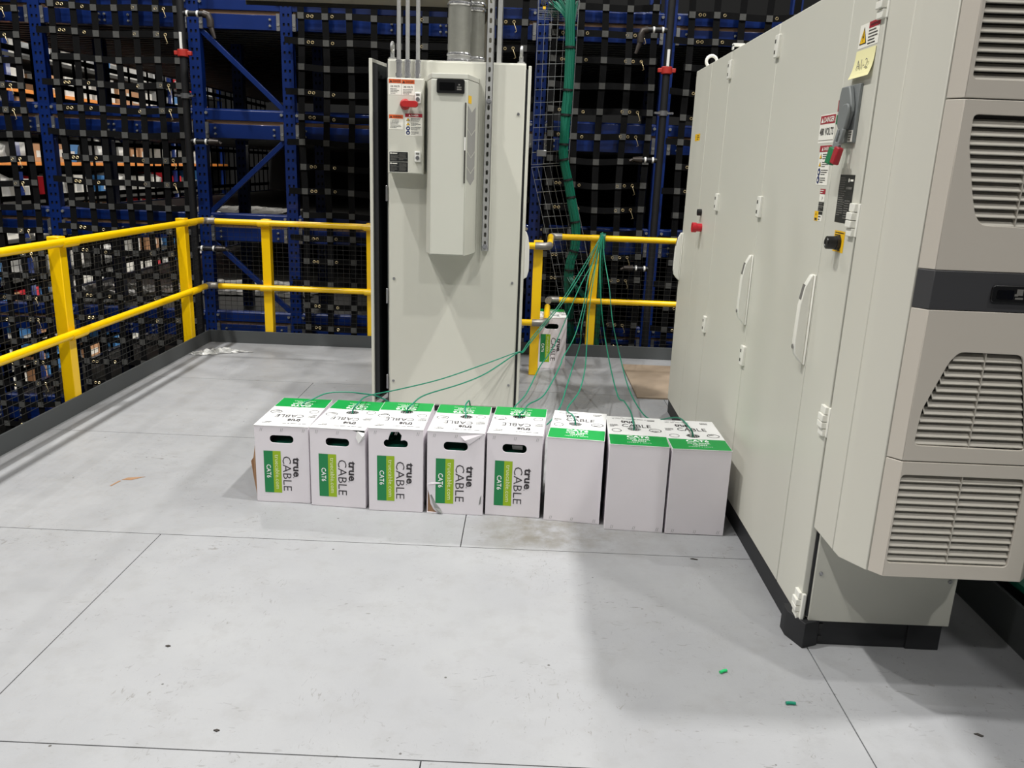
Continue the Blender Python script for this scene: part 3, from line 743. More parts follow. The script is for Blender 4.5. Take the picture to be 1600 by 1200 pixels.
# conduits, strut, ducts
for i, (x, nm) in enumerate(((-.758, 'leftmost'), (-.709, 'middle'), (-.651, 'rightmost'))):
    t = thing('conduit', nm + ' of three thin metal conduits rising from the switch box', 'conduit', (x, 4.805, BZ1), group='conduits above the switch box')
    part('pipe', MB().cyl((x, 4.805, BZ1+.02), (x, 4.805, 3.6), .0115, 12), 'galvanized', t)
    m_ = MB(); m_.cyl((x, 4.805, BZ1), (x, 4.805, BZ1+.10), .0155, 12); m_.cyl((x, 4.805, BZ1+.012), (x, 4.805, BZ1+.03), .019, 6); m_.cyl((x, 4.805, BZ1+.085), (x, 4.805, BZ1+.10), .0175, 6)
    part('connector', m_, 'chrome', t)
t = thing('strut_channel', 'slotted metal strut channel running up the face of the tall cabinet', 'strut channel', (-.25, 4.83, 1.02))
sx0, sx1, sy = -.270, -.229, 4.815
hl = [rrect(.0135, .0275, z, z+.028, .0069, 3) for z in [.03+.0508*i for i in range(48)]]
m_ = MB(); m_.plate([(0, 0), (.041, 0), (.041, 2.5), (0, 2.5)], hl, (sx0, sy, 1.02), (1, 0, 0), (0, 0, 1), -.0025)
m_.box(sx0, sx0+.0025, sy, sy+.041, 1.02, 3.52); m_.box(sx1-.0025, sx1, sy, sy+.041, 1.02, 3.52)
part('channel', m_, 'galvanized', t)
m_ = MB()
for z in (1.045, 1.86): m_.cyl((-.2495, sy, z), (-.2495, sy-.012, z), .011, 6); m_.cyl((-.2495, sy, z), (-.2495, sy-.003, z), .015, 14)
part('bolt', m_, 'chrome', t, kind='stuff')
t = thing('strut_channel', 'second metal strut rising behind the cabinet top, right of the slotted one', 'strut channel', (-.205, 5.0, Z1))
m_ = MB(); m_.box(-.222, -.190, 5.0, 5.003, Z1, 3.5); m_.box(-.222, -.219, 5.0, 5.04, Z1, 3.5); m_.box(-.193, -.190, 5.0, 5.04, Z1, 3.5); part('channel', m_, 'galvanized', t)
part('foot', MB().box(-.235, -.177, 4.985, 5.055, Z1, Z1+.006), 'galvanized', t)
def duct(label, x, y, r, z1):
    t = thing('round_duct', label, 'duct', (x, y, Z1))
    part('pipe', MB().cyl((x, y, Z1), (x, y, z1), r, 28), 'duct_zinc', t)
    for z in (Z1+.02, Z1+.055, 2.40, 2.43):
        m_ = MB(); m_.tube([(x, y, z-.010), (x, y, z-.004), (x, y, z+.004), (x, y, z+.010)], r, 28, rs=[r+.001, r+.007, r+.007, r+.001]); part('clamp_ring', m_, 'chrome', t)
    part('collar', MB().cyl((x, y, Z1), (x, y, Z1+.05), r+.003, 28), 'galvanized', t)
duct('wide round metal duct on top of the tall cabinet', -.444, 5.05, .065, 3.6)
duct('narrower round metal duct half hidden behind the wide duct', -.362, 5.22, .055, 3.6)

# ------------------------------------------------------------------ right row of cabinets
FX, BXR, CZT, CZB = .955, 1.445, 2.09, .095
LN = [5.06, 4.64, 4.20, 3.42, 2.66, 2.405]
def hinge(parent, y, z, h=.085):
    m_ = MB().box(FX-.012, FX+.002, y-.034, y+.014, z-h/2, z+h/2)
    o = part('hinge', m_, 'hinge_white', parent, bevel=.003)
    part('hinge_slots', MB().box(FX-.0128, FX-.0118, y-.006, y+.008, z+.012, z+.026).box(FX-.0128, FX-.0118, y-.006, y+.008, z-.028, z-.014), 'seam_dark', o, kind='stuff')
def swing_handle(parent, y, z0, L=.30):
    o = part('handle', MB().box(FX-.006, FX, y-.02, y+.02, z0, z0+L), 'hinge_white', parent, bevel=.003)
    k = L/.29
    p = [(FX-.006, z0+.0), (FX-.02, z0+.012*k), (FX-.038, z0+.035*k), (FX-.043, z0+.075*k), (FX-.041, z0+.19*k), (FX-.032, z0+.25*k), (FX-.014, z0+.288*k), (FX-.006, z0+.29*k)]
    part('lever', MB().prism(p, y-.013, y+.013, 'y'), 'hinge_white', o, bevel=.004)
    part('lock_tag', MB().prism([(FX-.0392, z0+.210*k), (FX-.0312, z0+.258*k), (FX-.029, z0+.255*k), (FX-.036, z0+.210*k)], y-.010, y+.010, 'y'), 'ink_gray', o)
    part('lock_cylinder', MB().cyl((FX-.036, y, z0+.06), (FX-.0445, y, z0+.06), .008, 10), 'steel', o)
def rcab(label, ya, yb):
    c = thing('control_cabinet', label, 'cabinet', ((FX+BXR)/2, (ya+yb)/2, 0))
    part('body', MB().box(FX+.022, BXR, yb+.001, ya-.001, CZB, CZT), 'cabinet_paint', c, bevel=.003)
    part('plinth', MB().box(FX+.03, BXR-.02, yb+.002, ya-.002, 0, CZB), 'plinth_black', c)
    return c
def rdoor(c, ya, yb, name='door'):
    return part(name, MB().box(FX, FX+.020, yb+.0025, ya-.0025, CZB-.005, CZT-.004), 'cabinet_paint', c, bevel=.003)
cA = rcab('farthest cabinet of the right row, with red emergency stop button', LN[0], LN[2])
d = rdoor(cA, LN[0], LN[1]); swing_handle(d, 5.035, .865, .29)
d = rdoor(cA, LN[1], LN[2])
part('stop_button', MB().cyl((FX, 4.52, 1.222), (FX-.03, 4.52, 1.222), .022, 18).cyl((FX-.03, 4.52, 1.222), (FX-.052, 4.52, 1.222), .027, 18), 'button_red', cA, label='red emergency stop button')
part('push_button', MB().cyl((FX, 4.56, 1.302), (FX-.022, 4.56, 1.302), .018, 14), 'black_plastic', cA)
def fn(m_): D = Decal(m_, (FX, 0, 0), (0, -1, 0), (0, 0, 1)); D.rect(-4.93, -4.79, 1.69, 1.728, 5, 1); D.text('!', -4.9, 1.697, .022, 2, 2); D.lines(-4.87, -4.80, 1.695, 1.723, 3, 2, 2, 1)
dec(cA, 'caution_sticker', STK, fn, 'yellow caution sticker')
m_ = MB(); m_.torus((FX+.06, 4.96, CZT+.042), .030, .009, 1, 18, 8); m_.cyl((FX+.06, 4.96, CZT), (FX+.06, 4.96, CZT+.015), .02, 12); part('lifting_eye', m_, 'white_trim', cA)
cB = rcab('middle cabinet of the right row, single door with white handle', LN[2], LN[3])
d = rdoor(cB, LN[2], LN[3]); swing_handle(d, 3.445, .885, .30)
for z in (2.0, 1.372, .745): hinge(d, LN[2], z)
part('lid_clip', MB().box(FX-.004, FX+.0, LN[2]-.03, LN[2]+.0, 2.09, 2.11).box(FX-.004, FX+.05, LN[2]-.03, LN[2]+.0, 2.105, 2.118), 'white_trim', cB)
cC = rcab('nearest cabinet of the right row, with danger signs and grey disconnect lever', LN[3], LN[5])
d = rdoor(cC, LN[3], LN[4]); swing_handle(d, 2.685, .895, .305)
for z in (2.0, 1.385, .757): hinge(d, LN[3], z)
d5 = rdoor(cC, LN[4], LN[5], 'disconnect_door')
for z in (1.985, 1.392, .775, .135):
    m_ = MB(); h = .095
    for k, (q0, q1, t_) in enumerate(((0, .25, .010), (.27, .48, .016), (.5, .73, .016), (.75, 1, .010))): m_.box(FX-t_, FX+.005, LN[5]+.004, LN[5]+.045, z-h/2+q0*h, z-h/2+q1*h)
    m_.box(FX+.0, FX+.012, LN[5]-.008, LN[5]+.01, z-h/2, z+h/2)
    part('hinge', m_, 'hinge_white', d5, bevel=.002)
# end panel, seal and plinth corners of the near cabinet
part('end_panel', MB().box(FX+.026, BXR, LN[5]-.012, LN[5]+.0, CZB-.005, CZT), 'cabinet_paint', cC, bevel=.003)
part('door_seal', MB().box(FX+.018, FX+.026, LN[5]-.006, LN[5]+.01, CZB+.01, CZT-.01), 'plinth_black', cC)
m_ = MB()
for x, z in ((FX+.045, .265), (BXR-.025, .255)): m_.cyl((x, LN[5]-.012, z), (x, LN[5]-.015, z), .007, 10); m_.torus((x, LN[5]-.015, z), .005, .0012, 1, 10, 4)
part('panel_screws', m_, 'steel', cC, kind='stuff')
m_ = MB().prism([(.930, LN[5]+.095), (.930, LN[5]+.045), (.965, LN[5]-.035), (1.02, LN[5]-.012), (1.02, LN[5]+.095)], 0, .092, 'z'); part('plinth_corner', m_, 'plinth_black', cC, bevel=.002)
part('plinth_corner', MB().box(BXR-.13, BXR-.02, LN[5]-.010, LN[5]+.1, 0, .09), 'plinth_black', cC, bevel=.002)
part('plinth_panel', MB().box(.985, BXR-.12, LN[5]-.004, LN[5]+.03, .0, .088), 'plinth_black', cC, bevel=.002)
m_ = MB()
for z in (.025, .07): m_.box(1.022, 1.034, LN[5]-.008, LN[5]-.003, z-.009, z+.009)
part('plinth_clips', m_, 'black_plastic', cC, kind='stuff')
# plinth skirts along the front of the row
for c, a, b in ((cA, LN[0], LN[2]), (cB, LN[2], LN[3]), (cC, LN[3], LN[5]+.08)):
    part('plinth_skirt', MB().box(.962, .975, b+.001, a-.001, 0, .084), 'plinth_black', c)
# signs: u runs towards the camera (-Y), v up
UO, UU = (FX, 0, 0), (0, -1, 0)
def fn(m_):
    D = Decal(m_, UO, UU, (0, 0, 1)); a0, a1, b0, b1 = -2.578, -2.436, 1.878, 1.943; D.rect(a0, a1, b0, b1, 0, 1)
    D.poly([(a0+.008, b0+.010), (a0+.058, b0+.010), (a0+.033, b1-.008)], 2, 2); D.poly([(a0+.013, b0+.0125), (a0+.053, b0+.0125), (a0+.033, b1-.014)], 5, 3)
    D.poly([(a0+.035, b0+.045), (a0+.028, b0+.027), (a0+.033, b0+.028), (a0+.030, b0+.014), (a0+.039, b0+.032), (a0+.034, b0+.031)], 2, 4)
    D.rect(a0+.066, a1, b1-.017, b1, 4, 2); D.text('WARNING', a0+.076, b1-.013, .008, 2, 3, bold=.01, width=.055); D.lines(a0+.068, a1-.006, b0+.003, b1-.019, 5, 2, 2, 4)
dec(cC, 'warning_sign', STK, fn, 'white sign with yellow shock triangle')
def fn(m_):
    D = Decal(m_, UO, UU, (0, 0, 1)); a0, a1, b0, b1 = -2.820, -2.680, 1.618, 1.708; D.rect(a0, a1, b0, b1, 0, 1)
    D.rect(a0+.004, a1-.004, b1-.030, b1-.004, 4, 2); D.poly([(a0+.012, b1-.026), (a0+.034, b1-.026), (a0+.023, b1-.009)], 0, 3); D.text('DANGER', a0+.038, b1-.0255, .017, 0, 3, bold=.02, width=.092)
    D.text('480 VOLTS', (a0+a1)/2, b0+.024, .024, 2, 2, bold=.02, width=.122, align='c'); D.rect(a0+.004, a1-.004, b0+.008, b0+.0095, 3, 2)
dec(cC, 'danger_sign', STK, fn, 'DANGER 480 VOLTS sign')
dec(cC, 'danger_label', STK, dlab(-2.789, -2.684, 1.486, 1.610, UO, UU), 'tall red DANGER label with pictograms')
def fn(m_):
    D = Decal(m_, UO, UU, (0, 0, 1)); D.rect(-2.736, -2.688, 1.458, 1.474, 4, 1); D.lines(-2.733, -2.69, 1.459, 1.473, 2, 0, 2, 3); D.rect(-2.736, -2.688, 1.434, 1.457, 0, 1); D.poly([(-2.716, 1.452), (-2.704, 1.446), (-2.714, 1.437), (-2.708, 1.446)], 2, 2)
    D.rect(-2.736, -2.688, 1.420, 1.432, 7, 1); D.rect(-2.736, -2.688, 1.404, 1.418, 7, 1); D.lines(-2.734, -2.69, 1.405, 1.431, 4, 3, 2, 4)
    D.rect(-2.762, -2.726, 1.371, 1.402, 5, 1); D.text('4', -2.75, 1.387, .010, 2, 2); D.rect(-2.755, -2.735, 1.373, 1.380, 2, 2); D.rect(-2.725, -2.690, 1.371, 1.402, 0, 1); D.rect(-2.725, -2.690, 1.392, 1.402, 7, 2); D.lines(-2.722, -2.693, 1.373, 1.39, 2, 2, 2, 8)
dec(cC, 'small_stickers', STK, fn, 'column of small red, black and yellow stickers')
def fn(m_):
    D = Decal(m_, UO, UU, (0, 0, 1)); a0, a1, b0, b1 = -2.576, -2.460, 1.378, 1.520; D.rect(a0, a1, b0, b1, 7, 1)
    D.lines(a0+.006, a0+.06, b0+.02, b1-.006, 18, 3, 2, 1); D.lines(a0+.062, a1-.012, b0+.012, b0+.07, 8, 3, 2, 2); D.disc(a0+.075, b1-.016, .006, 0, 2); D.rect(a0+.086, a1-.008, b1-.019, b1-.013, 0, 2); D.rect(a0+.06, a1-.012, b1-.042, b1-.035, 3, 2)
dec(cC, 'rating_plate', STK, fn, 'black rating plate with fine print')
def fn(m_):
    D = Decal(m_, UO, UU, (0, 0, 1)); D.rect(-2.560, -2.476, 1.290, 1.354, 5, 1); D.lines(-2.553, -2.482, 1.338, 1.352, 2, 2, 2, 2); D.lines(-2.52, -2.482, 1.292, 1.300, 1, 2, 2, 3)
dec(cC, 'knob_plate', STK, fn, 'yellow plate behind black knob')
part('selector_knob', MB().cyl((FX, 2.516, 1.318), (FX-.012, 2.516, 1.318), .022, 18).cyl((FX-.012, 2.516, 1.318), (FX-.038, 2.516, 1.318), .020, 18, .0195).torus((FX-.038, 2.516, 1.318), .014, .0025, 0, 16, 6), 'black_plastic', cC, label='black round selector knob')
# grey disconnect with two-colour lever
ds = part('disconnect_plate', MB().box(FX-.010, FX, 2.495, 2.615, 1.612, 1.777), 'disconnect_gray', cC, bevel=.002)
body = [(2.600, 1.774), (2.540, 1.774), (2.524, 1.748), (2.508, 1.72), (2.505, 1.70), (2.53, 1.650), (2.585, 1.650), (2.602, 1.665), (2.608, 1.745)]
part('disconnect_body', MB().prism(body, FX-.025, FX-.010, 'x'), 'disconnect_gray', ds, bevel=.004)
part('indicator', MB().box(FX-.024, FX-.012, 2.604, 2.612, 1.705, 1.738), 'handle_red', ds); part('indicator', MB().box(FX-.024, FX-.012, 2.604, 2.612, 1.668, 1.695), 'handle_green', ds)
part('lever_hub', MB().prism(rpoly([(2.505, 1.722), (2.55, 1.722), (2.566, 1.69), (2.562, 1.635), (2.52, 1.635), (2.498, 1.69)], .014), FX-.034, FX-.025, 'x'), 'disconnect_gray', ds, bevel=.003)
m_ = MB()
for y in (2.553, 2.520): m_.obox((FX-.032, y-.004, 1.65), (FX-.040, y+.004, 1.592), (0, 1, 0), .016, .010)
m_.obox((FX-.037, 2.536, 1.612), (FX-.040, 2.541, 1.592), (0, 1, 0), .05, .010)
part('lever', m_, 'disconnect_gray', ds, bevel=.002)
part('lever_tip', MB().obox((FX-.040, 2.552, 1.598), (FX-.047, 2.560, 1.549), (0, 1, 0), .044, .018), 'handle_green', ds, bevel=.004, label='green half of the lever grip')
part('lever_tip', MB().obox((FX-.040, 2.511, 1.598), (FX-.047, 2.519, 1.549), (0, 1, 0), .038, .018), 'handle_red', ds, bevel=.004, label='red half of the lever grip')
def fn(m_): D = Decal(m_, (FX-.010, 0, 0), UU, (0, 0, 1)); D.rect(-2.535, -2.500, 1.614, 1.648, 0, 1); D.lines(-2.532, -2.503, 1.617, 1.646, 4, 2, 2, 9)
dec(ds, 'lever_label', STK, fn)
m_ = MB(); m_.prism([(-.0, 0), (.135, .004), (.128, -.082), (-.012, -.072)], 0, .0006, 'z')
nt_ = MB(); vs = []; n = 8
for i in range(n+1):
    t_ = i/n
    for a in (-2.580, -2.440): vs.append((FX-.0015-.012*t_**3, a*-1 - 0*t_ + .010*t_*(1 if a == -2.58 else .3), 1.872-.078*t_))
nt_.add(vs, [(2*i, 2*i+1, 2*i+3, 2*i+2) for i in range(n)])
D = Decal(nt_, (FX-.0072, 0, 0), UU, (0, 0, 1), .0006)
D.text('A1-2', -2.552, 1.817, .026, 1, 2, width=.082, bold=-.014)
o = solo('sticky_note', nt_, ['paper_yellow', 'ink_gray'], 'pale yellow sticky note reading A1-2 above the grey disconnect', 'note', (FX, 2.51, 1.83), smooth=False)
o.modifiers.new('thick', 'SOLIDIFY').thickness = .0004

# ------------------------------------------------------------------ big cooling unit on the near end panel
E0 = LN[5]-.012
t = thing('cooling_unit', 'large beige cooling unit with louvred grilles on the near cabinet end', 'cooling unit', (1.215, 2.2, .43))
ZB, ZT2 = .427, 2.06
hp_ = [(.955, E0), (.957, 2.235), (.959, 2.189), (1.011, 2.107), (1.424, 2.107), (1.476, 2.189), (1.478, E0)]
part('housing', MB().prism([(.955, E0), (.957, 2.236), (1.478, 2.236), (1.478, E0)], ZB, ZT2, 'z'), 'cooler_paint', t, bevel=.003)
part('housing_shell', MB().prism([(.9575, 2.2335), (.959, 2.189), (1.009, 2.112), (1.426, 2.112), (1.476, 2.189), (1.4775, 2.2335)], ZB, ZT2, 'z'), 'cooler_paint', t, bevel=.002)
CF = 2.074; cx0, cx1 = 1.0105, 1.458
def cover(z0, z1, mats, openings, name='cover_panel', label=None, bow=True):
    m_ = MB(); xf0, xf1 = 1.040, 1.425
    if openings:
        # frame around the opening, bowed side cheeks, recessed backing
        m_.plate([(xf0, z0), (xf1, z0), (xf1, z1), (xf0, z1)], [o_ for o_ in openings], (0, CF, 0), (1, 0, 0), (0, 0, 1), -.010)
        m_.prism([(cx0, 2.107), (1.026, 2.090), (xf0, CF), (xf0, 2.107)], z0, z1, 'z'); m_.prism([(xf1, CF), (1.447, 2.094), (cx1, 2.128), (xf1, 2.128)], z0, z1, 'z')
    else:
        m_.prism([(cx0, 2.107), (1.026, 2.090), (xf0, CF), (xf1, CF), (1.447, 2.094), (cx1, 2.128), (1.42, 2.108)], z0, z1, 'z')
    return part(name, m_, mats, t, bevel=.0015, label=label)
def louvre(parent, op, z_top, pitch, n, x_at, mid=True, shelf=True):
    """slats inside an opening; x_at(z) gives left and right ends"""
    for i in range(n):
        z = z_top - i*pitch; a, b = x_at(z)
        y0, y1 = CF+.003, CF+.021
        p = [(y0, z-.0115), (y0+.002, z-.0145), (y1, z+.0035), (y1-.002, z+.006)]
        part('louvre_slat', MB().prism(p, a, b, 'x'), 'grille_plastic', parent, bevel=.0008)
    xs = [p[0] for p in op]; zs = [p[1] for p in op]
    if mid:
        xm = (min(xs)+max(xs))/2; part('louvre_rib', MB().box(xm-.0012, xm+.0012, CF+.003, CF+.018, min(zs), max(zs)), 'grille_plastic', parent)
    part('grille_back', MB().box(min(xs)-.004, max(xs)+.004, CF+.0235, CF+.026, min(zs)-.004, max(zs)+.004), 'seam_dark', parent)
# bottom panel
op = rrect(1.044, 1.380, .473, .736, .012); c = cover(ZB+.003, .774, 'cooler_plastic', [op]); louvre(c, op, .728, .0215, 12, lambda z: (1.044, 1.380))
# third panel, grille narrower at the top
tp = [(1.063, .822), (1.362, .818), (1.340, .93), (1.305, 1.080), (1.140, 1.082), (1.118, 1.055), (1.068, .92)]
op = rpoly(tp, .016)
c = cover(.777, 1.190, 'cooler_plastic', [op])
def xr(z): 
    L_ = 1.063 if z < .85 else 1.063+(1.128-1.063)*max(0, (z-.88))/.19; R_ = 1.362 - (z-.818)*.215
    return (max(1.062, L_), R_)
louvre(c, op, 1.070, .0212, 12, xr)
c = cover(1.1915, 1.2915, 'band_gray', None, 'band_panel', 'dark grey band with small display')
dp = part('display', MB().prism(rrect(1.190, 1.30, 1.217, 1.260, .008), CF-.006, CF, 'y'), 'black_plastic', c, bevel=.0015)
part('screen', MB().prism(rrect(1.203, 1.245, 1.226, 1.249, .003), CF-.0072, CF-.006, 'y'), 'black_gloss', dp)
def fn(m_): D = Decal(m_, (0, CF-.006, 0), (1, 0, 0), (0, 0, 1)); D.rect(1.252, 1.268, 1.236, 1.252, 3, 1); D.rect(1.247, 1.256, 1.234, 1.240, 3, 2); D.rect(1.250, 1.270, 1.226, 1.231, 3, 1)
dec(dp, 'display_text', STK, fn)
# second panel, grille narrower at the bottom
tp = [(1.135, 1.408), (1.30, 1.404), (1.335, 1.44), (1.365, 1.55), (1.372, 1.668), (1.068, 1.670), (1.070, 1.60), (1.100, 1.48), (1.115, 1.432)]
op = rpoly(tp, .014)
c = cover(1.293, 1.704, 'cooler_plastic', [op])
def xr2(z):
    L_ = 1.066 if z > 1.62 else 1.066 + (1.62-z)*.27; R_ = 1.372 if z > 1.6 else 1.372-(1.6-z)*.25
    return (L_, R_)
louvre(c, op, 1.655, .0215, 12, xr2)
op = rrect(1.050, 1.378, 1.750, 2.03, .012); c = cover(1.707, ZT2, 'cooler_plastic', [op]); louvre(c, op, 2.018, .0215, 13, lambda z: (1.05, 1.378))

# ------------------------------------------------------------------ cable boxes
BOX = [((-1.177, 3.366), (-.931, 3.363), .362, 0), ((-.926, 3.349), (-.674, 3.333), .368, 0), ((-.660, 3.320), (-.416, 3.318), .386, 0), ((-.402, 3.319), (-.148, 3.311), .384, 0),
       ((-.141, 3.325), (.105, 3.309), .384, 0), ((.120, 3.297), (.368, 3.269), .386, 1), ((.383, 3.225), (.637, 3.212), .390, 1), ((.644, 3.206), (.898, 3.206), .387, 1)]
HOLE = [(-1.052, 3.676), (-.783, 3.583), (-.526, 3.570), (-.246, 3.539), (-.004, 3.572), (.253, 3.491), (.514, 3.442), (.767, 3.388)]
BLAB = ['white cable box at the left end of the row, brown flap at its side', 'white cable box second from left, torn flap at its upper right corner', 'white cable box third from left, handle hole torn open upwards',
        'battered white cable box, fourth from left, torn brown at its lower left corner', 'white cable box fifth from left, last one with printed front', 'blank-fronted white cable box nearest the printed ones',
        'blank-fronted white cable box between two other blank boxes', 'blank-fronted white cable box at the right end touching the cabinet row', 'lone white cable box standing behind the yellow rail stub']
CP = ['carton_white', 'print_green', 'print_lime', 'print_dark', 'print_pale', 'print_white', 'top_green', 'print_faint', 'carton_top']
def cable_box(i, x, y, rz, w, dep, h, rev, hole, label, z0=0):
    b = thing('cable_box', label, 'box', (x, y, z0), rz, group='cable boxes')
    W, Dp = w/2, dep
    m_ = MB(); T = .004
    def jag(v): return v
    hl = rrect(-.053, .053, h*.785, h*.885, .017, 4)
    if i == 2:
        hl = [(p[0], p[1]) for p in rrect(-.053, .053, h*.785, h*.875, .016, 4)]
        top = [(.022, h*.868), (.026, h*.93), (.012, h*.972), (-.02, h*.968), (-.027, h*.93), (-.034, h*.868)]
        hl = hl[:10] + top + hl[10:]
    front = [(-W, 0), (W, 0), (W, h), (-W, h)]
    if i == 3: front = [(-W+.05, 0), (W, 0), (W, h), (-W, h), (-W, h*.33), (-W+.012, h*.22), (-W+.016, h*.12), (-W+.030, h*.05)]
    if i == 1: front = [(-W, 0), (W, 0), (W, h*.92), (W-.02, h*.90), (W-.03, h*.975), (W-.06, h), (-W, h)]
    m_.plate(front, [] if rev else [hl], (0, 0, 0), (1, 0, 0), (0, 0, 1), -T)
    m_.plate([(-W, 0), (W, 0), (W, h), (-W, h)], [hl] if rev else [], (0, Dp, 0), (1, 0, 0), (0, 0, 1), T)
    m_.box(-W, -W+T, T, Dp-T, 0, h); m_.box(W-T, W, T, Dp-T, 0, h); m_.box(-W, W, 0, Dp, 0, T)
    part('carton', m_, 'carton_white', b, local=True, smooth=False, bevel=.0008)
    # lid with cable port
    hx_, hy_ = hole
    ring = [(hx_+.030*math.cos(2*math.pi*k/12), hy_+.027*math.sin(2*math.pi*k/12)) for k in range(12)]
    ld = MB(); ld.plate([(-W-.001, -.0015), (W+.001, -.0015), (W+.001, Dp+.001), (-W-.001, Dp+.001)], [ring], (0, 0, h), (1, 0, 0), (0, 1, 0), T*.8)
    lid = part('lid', ld, 'carton_top', b, local=True, smooth=False, bevel=.0008)
    pm = MB()
    for q in range(5): pm.box(hx_-.024+q*.0105, hx_-.018+q*.0105, hy_-.022, hy_+.022, h-.014, h-.001)
    part('cable_port', pm, 'port_gray', lid, local=True)
    # lid print; for rev boxes the text faces the camera, else it is turned round
    tm = MB(); s_ = 1 if rev else -1
    D = Decal(tm, (0, 0 if rev else Dp, h+T*.8), (s_, 0, 0), (0, s_, 0), .0005)
    gw = .33*Dp
    D.rect(-W+.001, W-.001, .0, gw, 6, 1)
    D.text('CAT6', 0, gw-.036, .028, 5, 2, bold=.03, width=.098, align='c'); D.text('CMR RISER', 0, gw-.062, .016, 5, 2, bold=.01, width=.098, align='c')
    D.text('GREEN', 0, gw-.083, .014, 5, 2, bold=.01, width=.06, align='c'); D.text('1000FT | 305M', 0, gw-.104, .010, 5, 2, width=.10, align='c')
    part('lid_band', tm, CP, lid, local=True, smooth=False, label='green printed band'); tm = MB(); D = Decal(tm, (0, 0 if rev else Dp, h+T*.8), (s_, 0, 0), (0, s_, 0), .0005)
    D.text('true', -.062, Dp*.755, .040, 3, 2, bold=.03, width=.060); D.text('CABLE', -.060, Dp*.615, .042, 3, 2, width=.13)
    part('lid_brand', tm, CP, lid, local=True, smooth=False); tm = MB(); D = Decal(tm, (0, 0 if rev else Dp, h+T*.8), (s_, 0, 0), (0, s_, 0), .0005)
    D.text('MADE IN', -.1, Dp*.95, .008, 7, 2, width=.05)
    R = random.Random(i)
    def ring2(cx, cy, rx, ry):
        n = 18
        for k in range(n):
            a, c_ = 2*math.pi*k/n, 2*math.pi*(k+1)/n
            D.poly([(cx+rx*math.cos(a), cy+ry*math.sin(a)), (cx+rx*math.cos(c_), cy+ry*math.sin(c_)), (cx+rx*.88*math.cos(c_), cy+ry*.88*math.sin(c_)), (cx+rx*.88*math.cos(a), cy+ry*.88*math.sin(a))], 3, 2)
    ring2(-.088, Dp*.45+R.uniform(-.02, .02), .022, .024); ring2(.085, Dp*.50+R.uniform(-.02, .02), .028, .024); D.lines(.068, .102, Dp*.47, Dp*.53, 2, 3, 2, i)
    D.lines(-.115, -.07, Dp*.60, Dp*.70, 3, 3, 2, i+3); D.lines(-.10, .10, Dp*.90, Dp*.925, 1, 3, 2, i+9); D.lines(.06, .11, Dp*.86, Dp*.93, 2, 3, 2, i+7)
    part('lid_scribbles', tm, CP, lid, local=True, smooth=False, kind='stuff')
    # front print
    fm = MB(); D = Decal(fm, (0, 0, 0), (1, 0, 0), (0, 0, 1), .0005)
    if not rev:
        r90 = -math.pi/2; zt = h*.68; zb = h*.13
        D.rect(-W+w*.155, -W+w*.325, zb, zt, 1, 1); D.rect(-W+w*.325, -W+w*.475, zb, zt, 2, 1)
        D.text('CAT6', -W+w*.200, h*.50, w*.085, 5, 2, rot=r90, bold=.012, width=h*.175)
        D.text('truecable.com', -W+w*.365, h*.635, w*.075, 4, 2, rot=r90, width=h*.455)
        part('front_label', fm, CP, b, local=True, smooth=False, label='green and lime printed label'); fm = MB(); D = Decal(fm, (0, 0, 0), (1, 0, 0), (0, 0, 1), .0005)
        D.text('CABLE', -W+w*.505, h*.615, w*.155, 3, 2, rot=r90, bold=-.006, width=h*.455)
        D.text('true', -W+w*.695, h*.605, w*.125, 3, 2, rot=r90, bold=.03, width=h*.255); D.disc(-W+w*.70, h*.34, .0022, 3, 2, 8)
        part('brand_print', fm, CP, b, local=True, smooth=False, label='dark grey brand lettering'); fm = MB(); D = Decal(fm, (0, 0, 0), (1, 0, 0), (0, 0, 1), .0005)
    zz = h*.955 if not rev else h*.04
    for u in (.10, .48, .88):
        for q in (0, .007): D.poly([(-W+w*u+q, zz-.008), (-W+w*u+q+.002, zz-.008), (-W+w*u+q+.006, zz+.008), (-W+w*u+q+.004, zz+.008)], 7, 1)
    part('flute_marks', fm, CP, b, local=True, smooth=False, kind='stuff')
    # coil of cable inside
    cm = MB()
    for q in range(5): cm.torus((0, .05+q*.055, h*.47), .095, .026, 1, 18, 6)
    part('cable_coil', cm, 'cable_dark_green', b, local=True)
    return b, lid
boxes = []
for i, (p, q, h, rev) in enumerate(BOX):
    p, q = Vector(p), Vector(q); c = (p+q)/2; w_ = (q-p).length; rz = math.atan2((q-p).y, (q-p).x)
    hl = HOLE[i]; dx, dy = hl[0]-c.x, hl[1]-c.y; ca, sa = math.cos(-rz), math.sin(-rz)
    hx_, hy_ = dx*ca-dy*sa, dx*sa+dy*ca
    dep = .43 if i < 2 else .40
    boxes.append(cable_box(i, c.x, c.y, rz, w_-.004, dep, h, rev, (hx_, hy_), BLAB[i]))
b9, _ = cable_box(8, .215, 6.10, .03, .235, .38, .40, 0, (0, .2), BLAB[8])
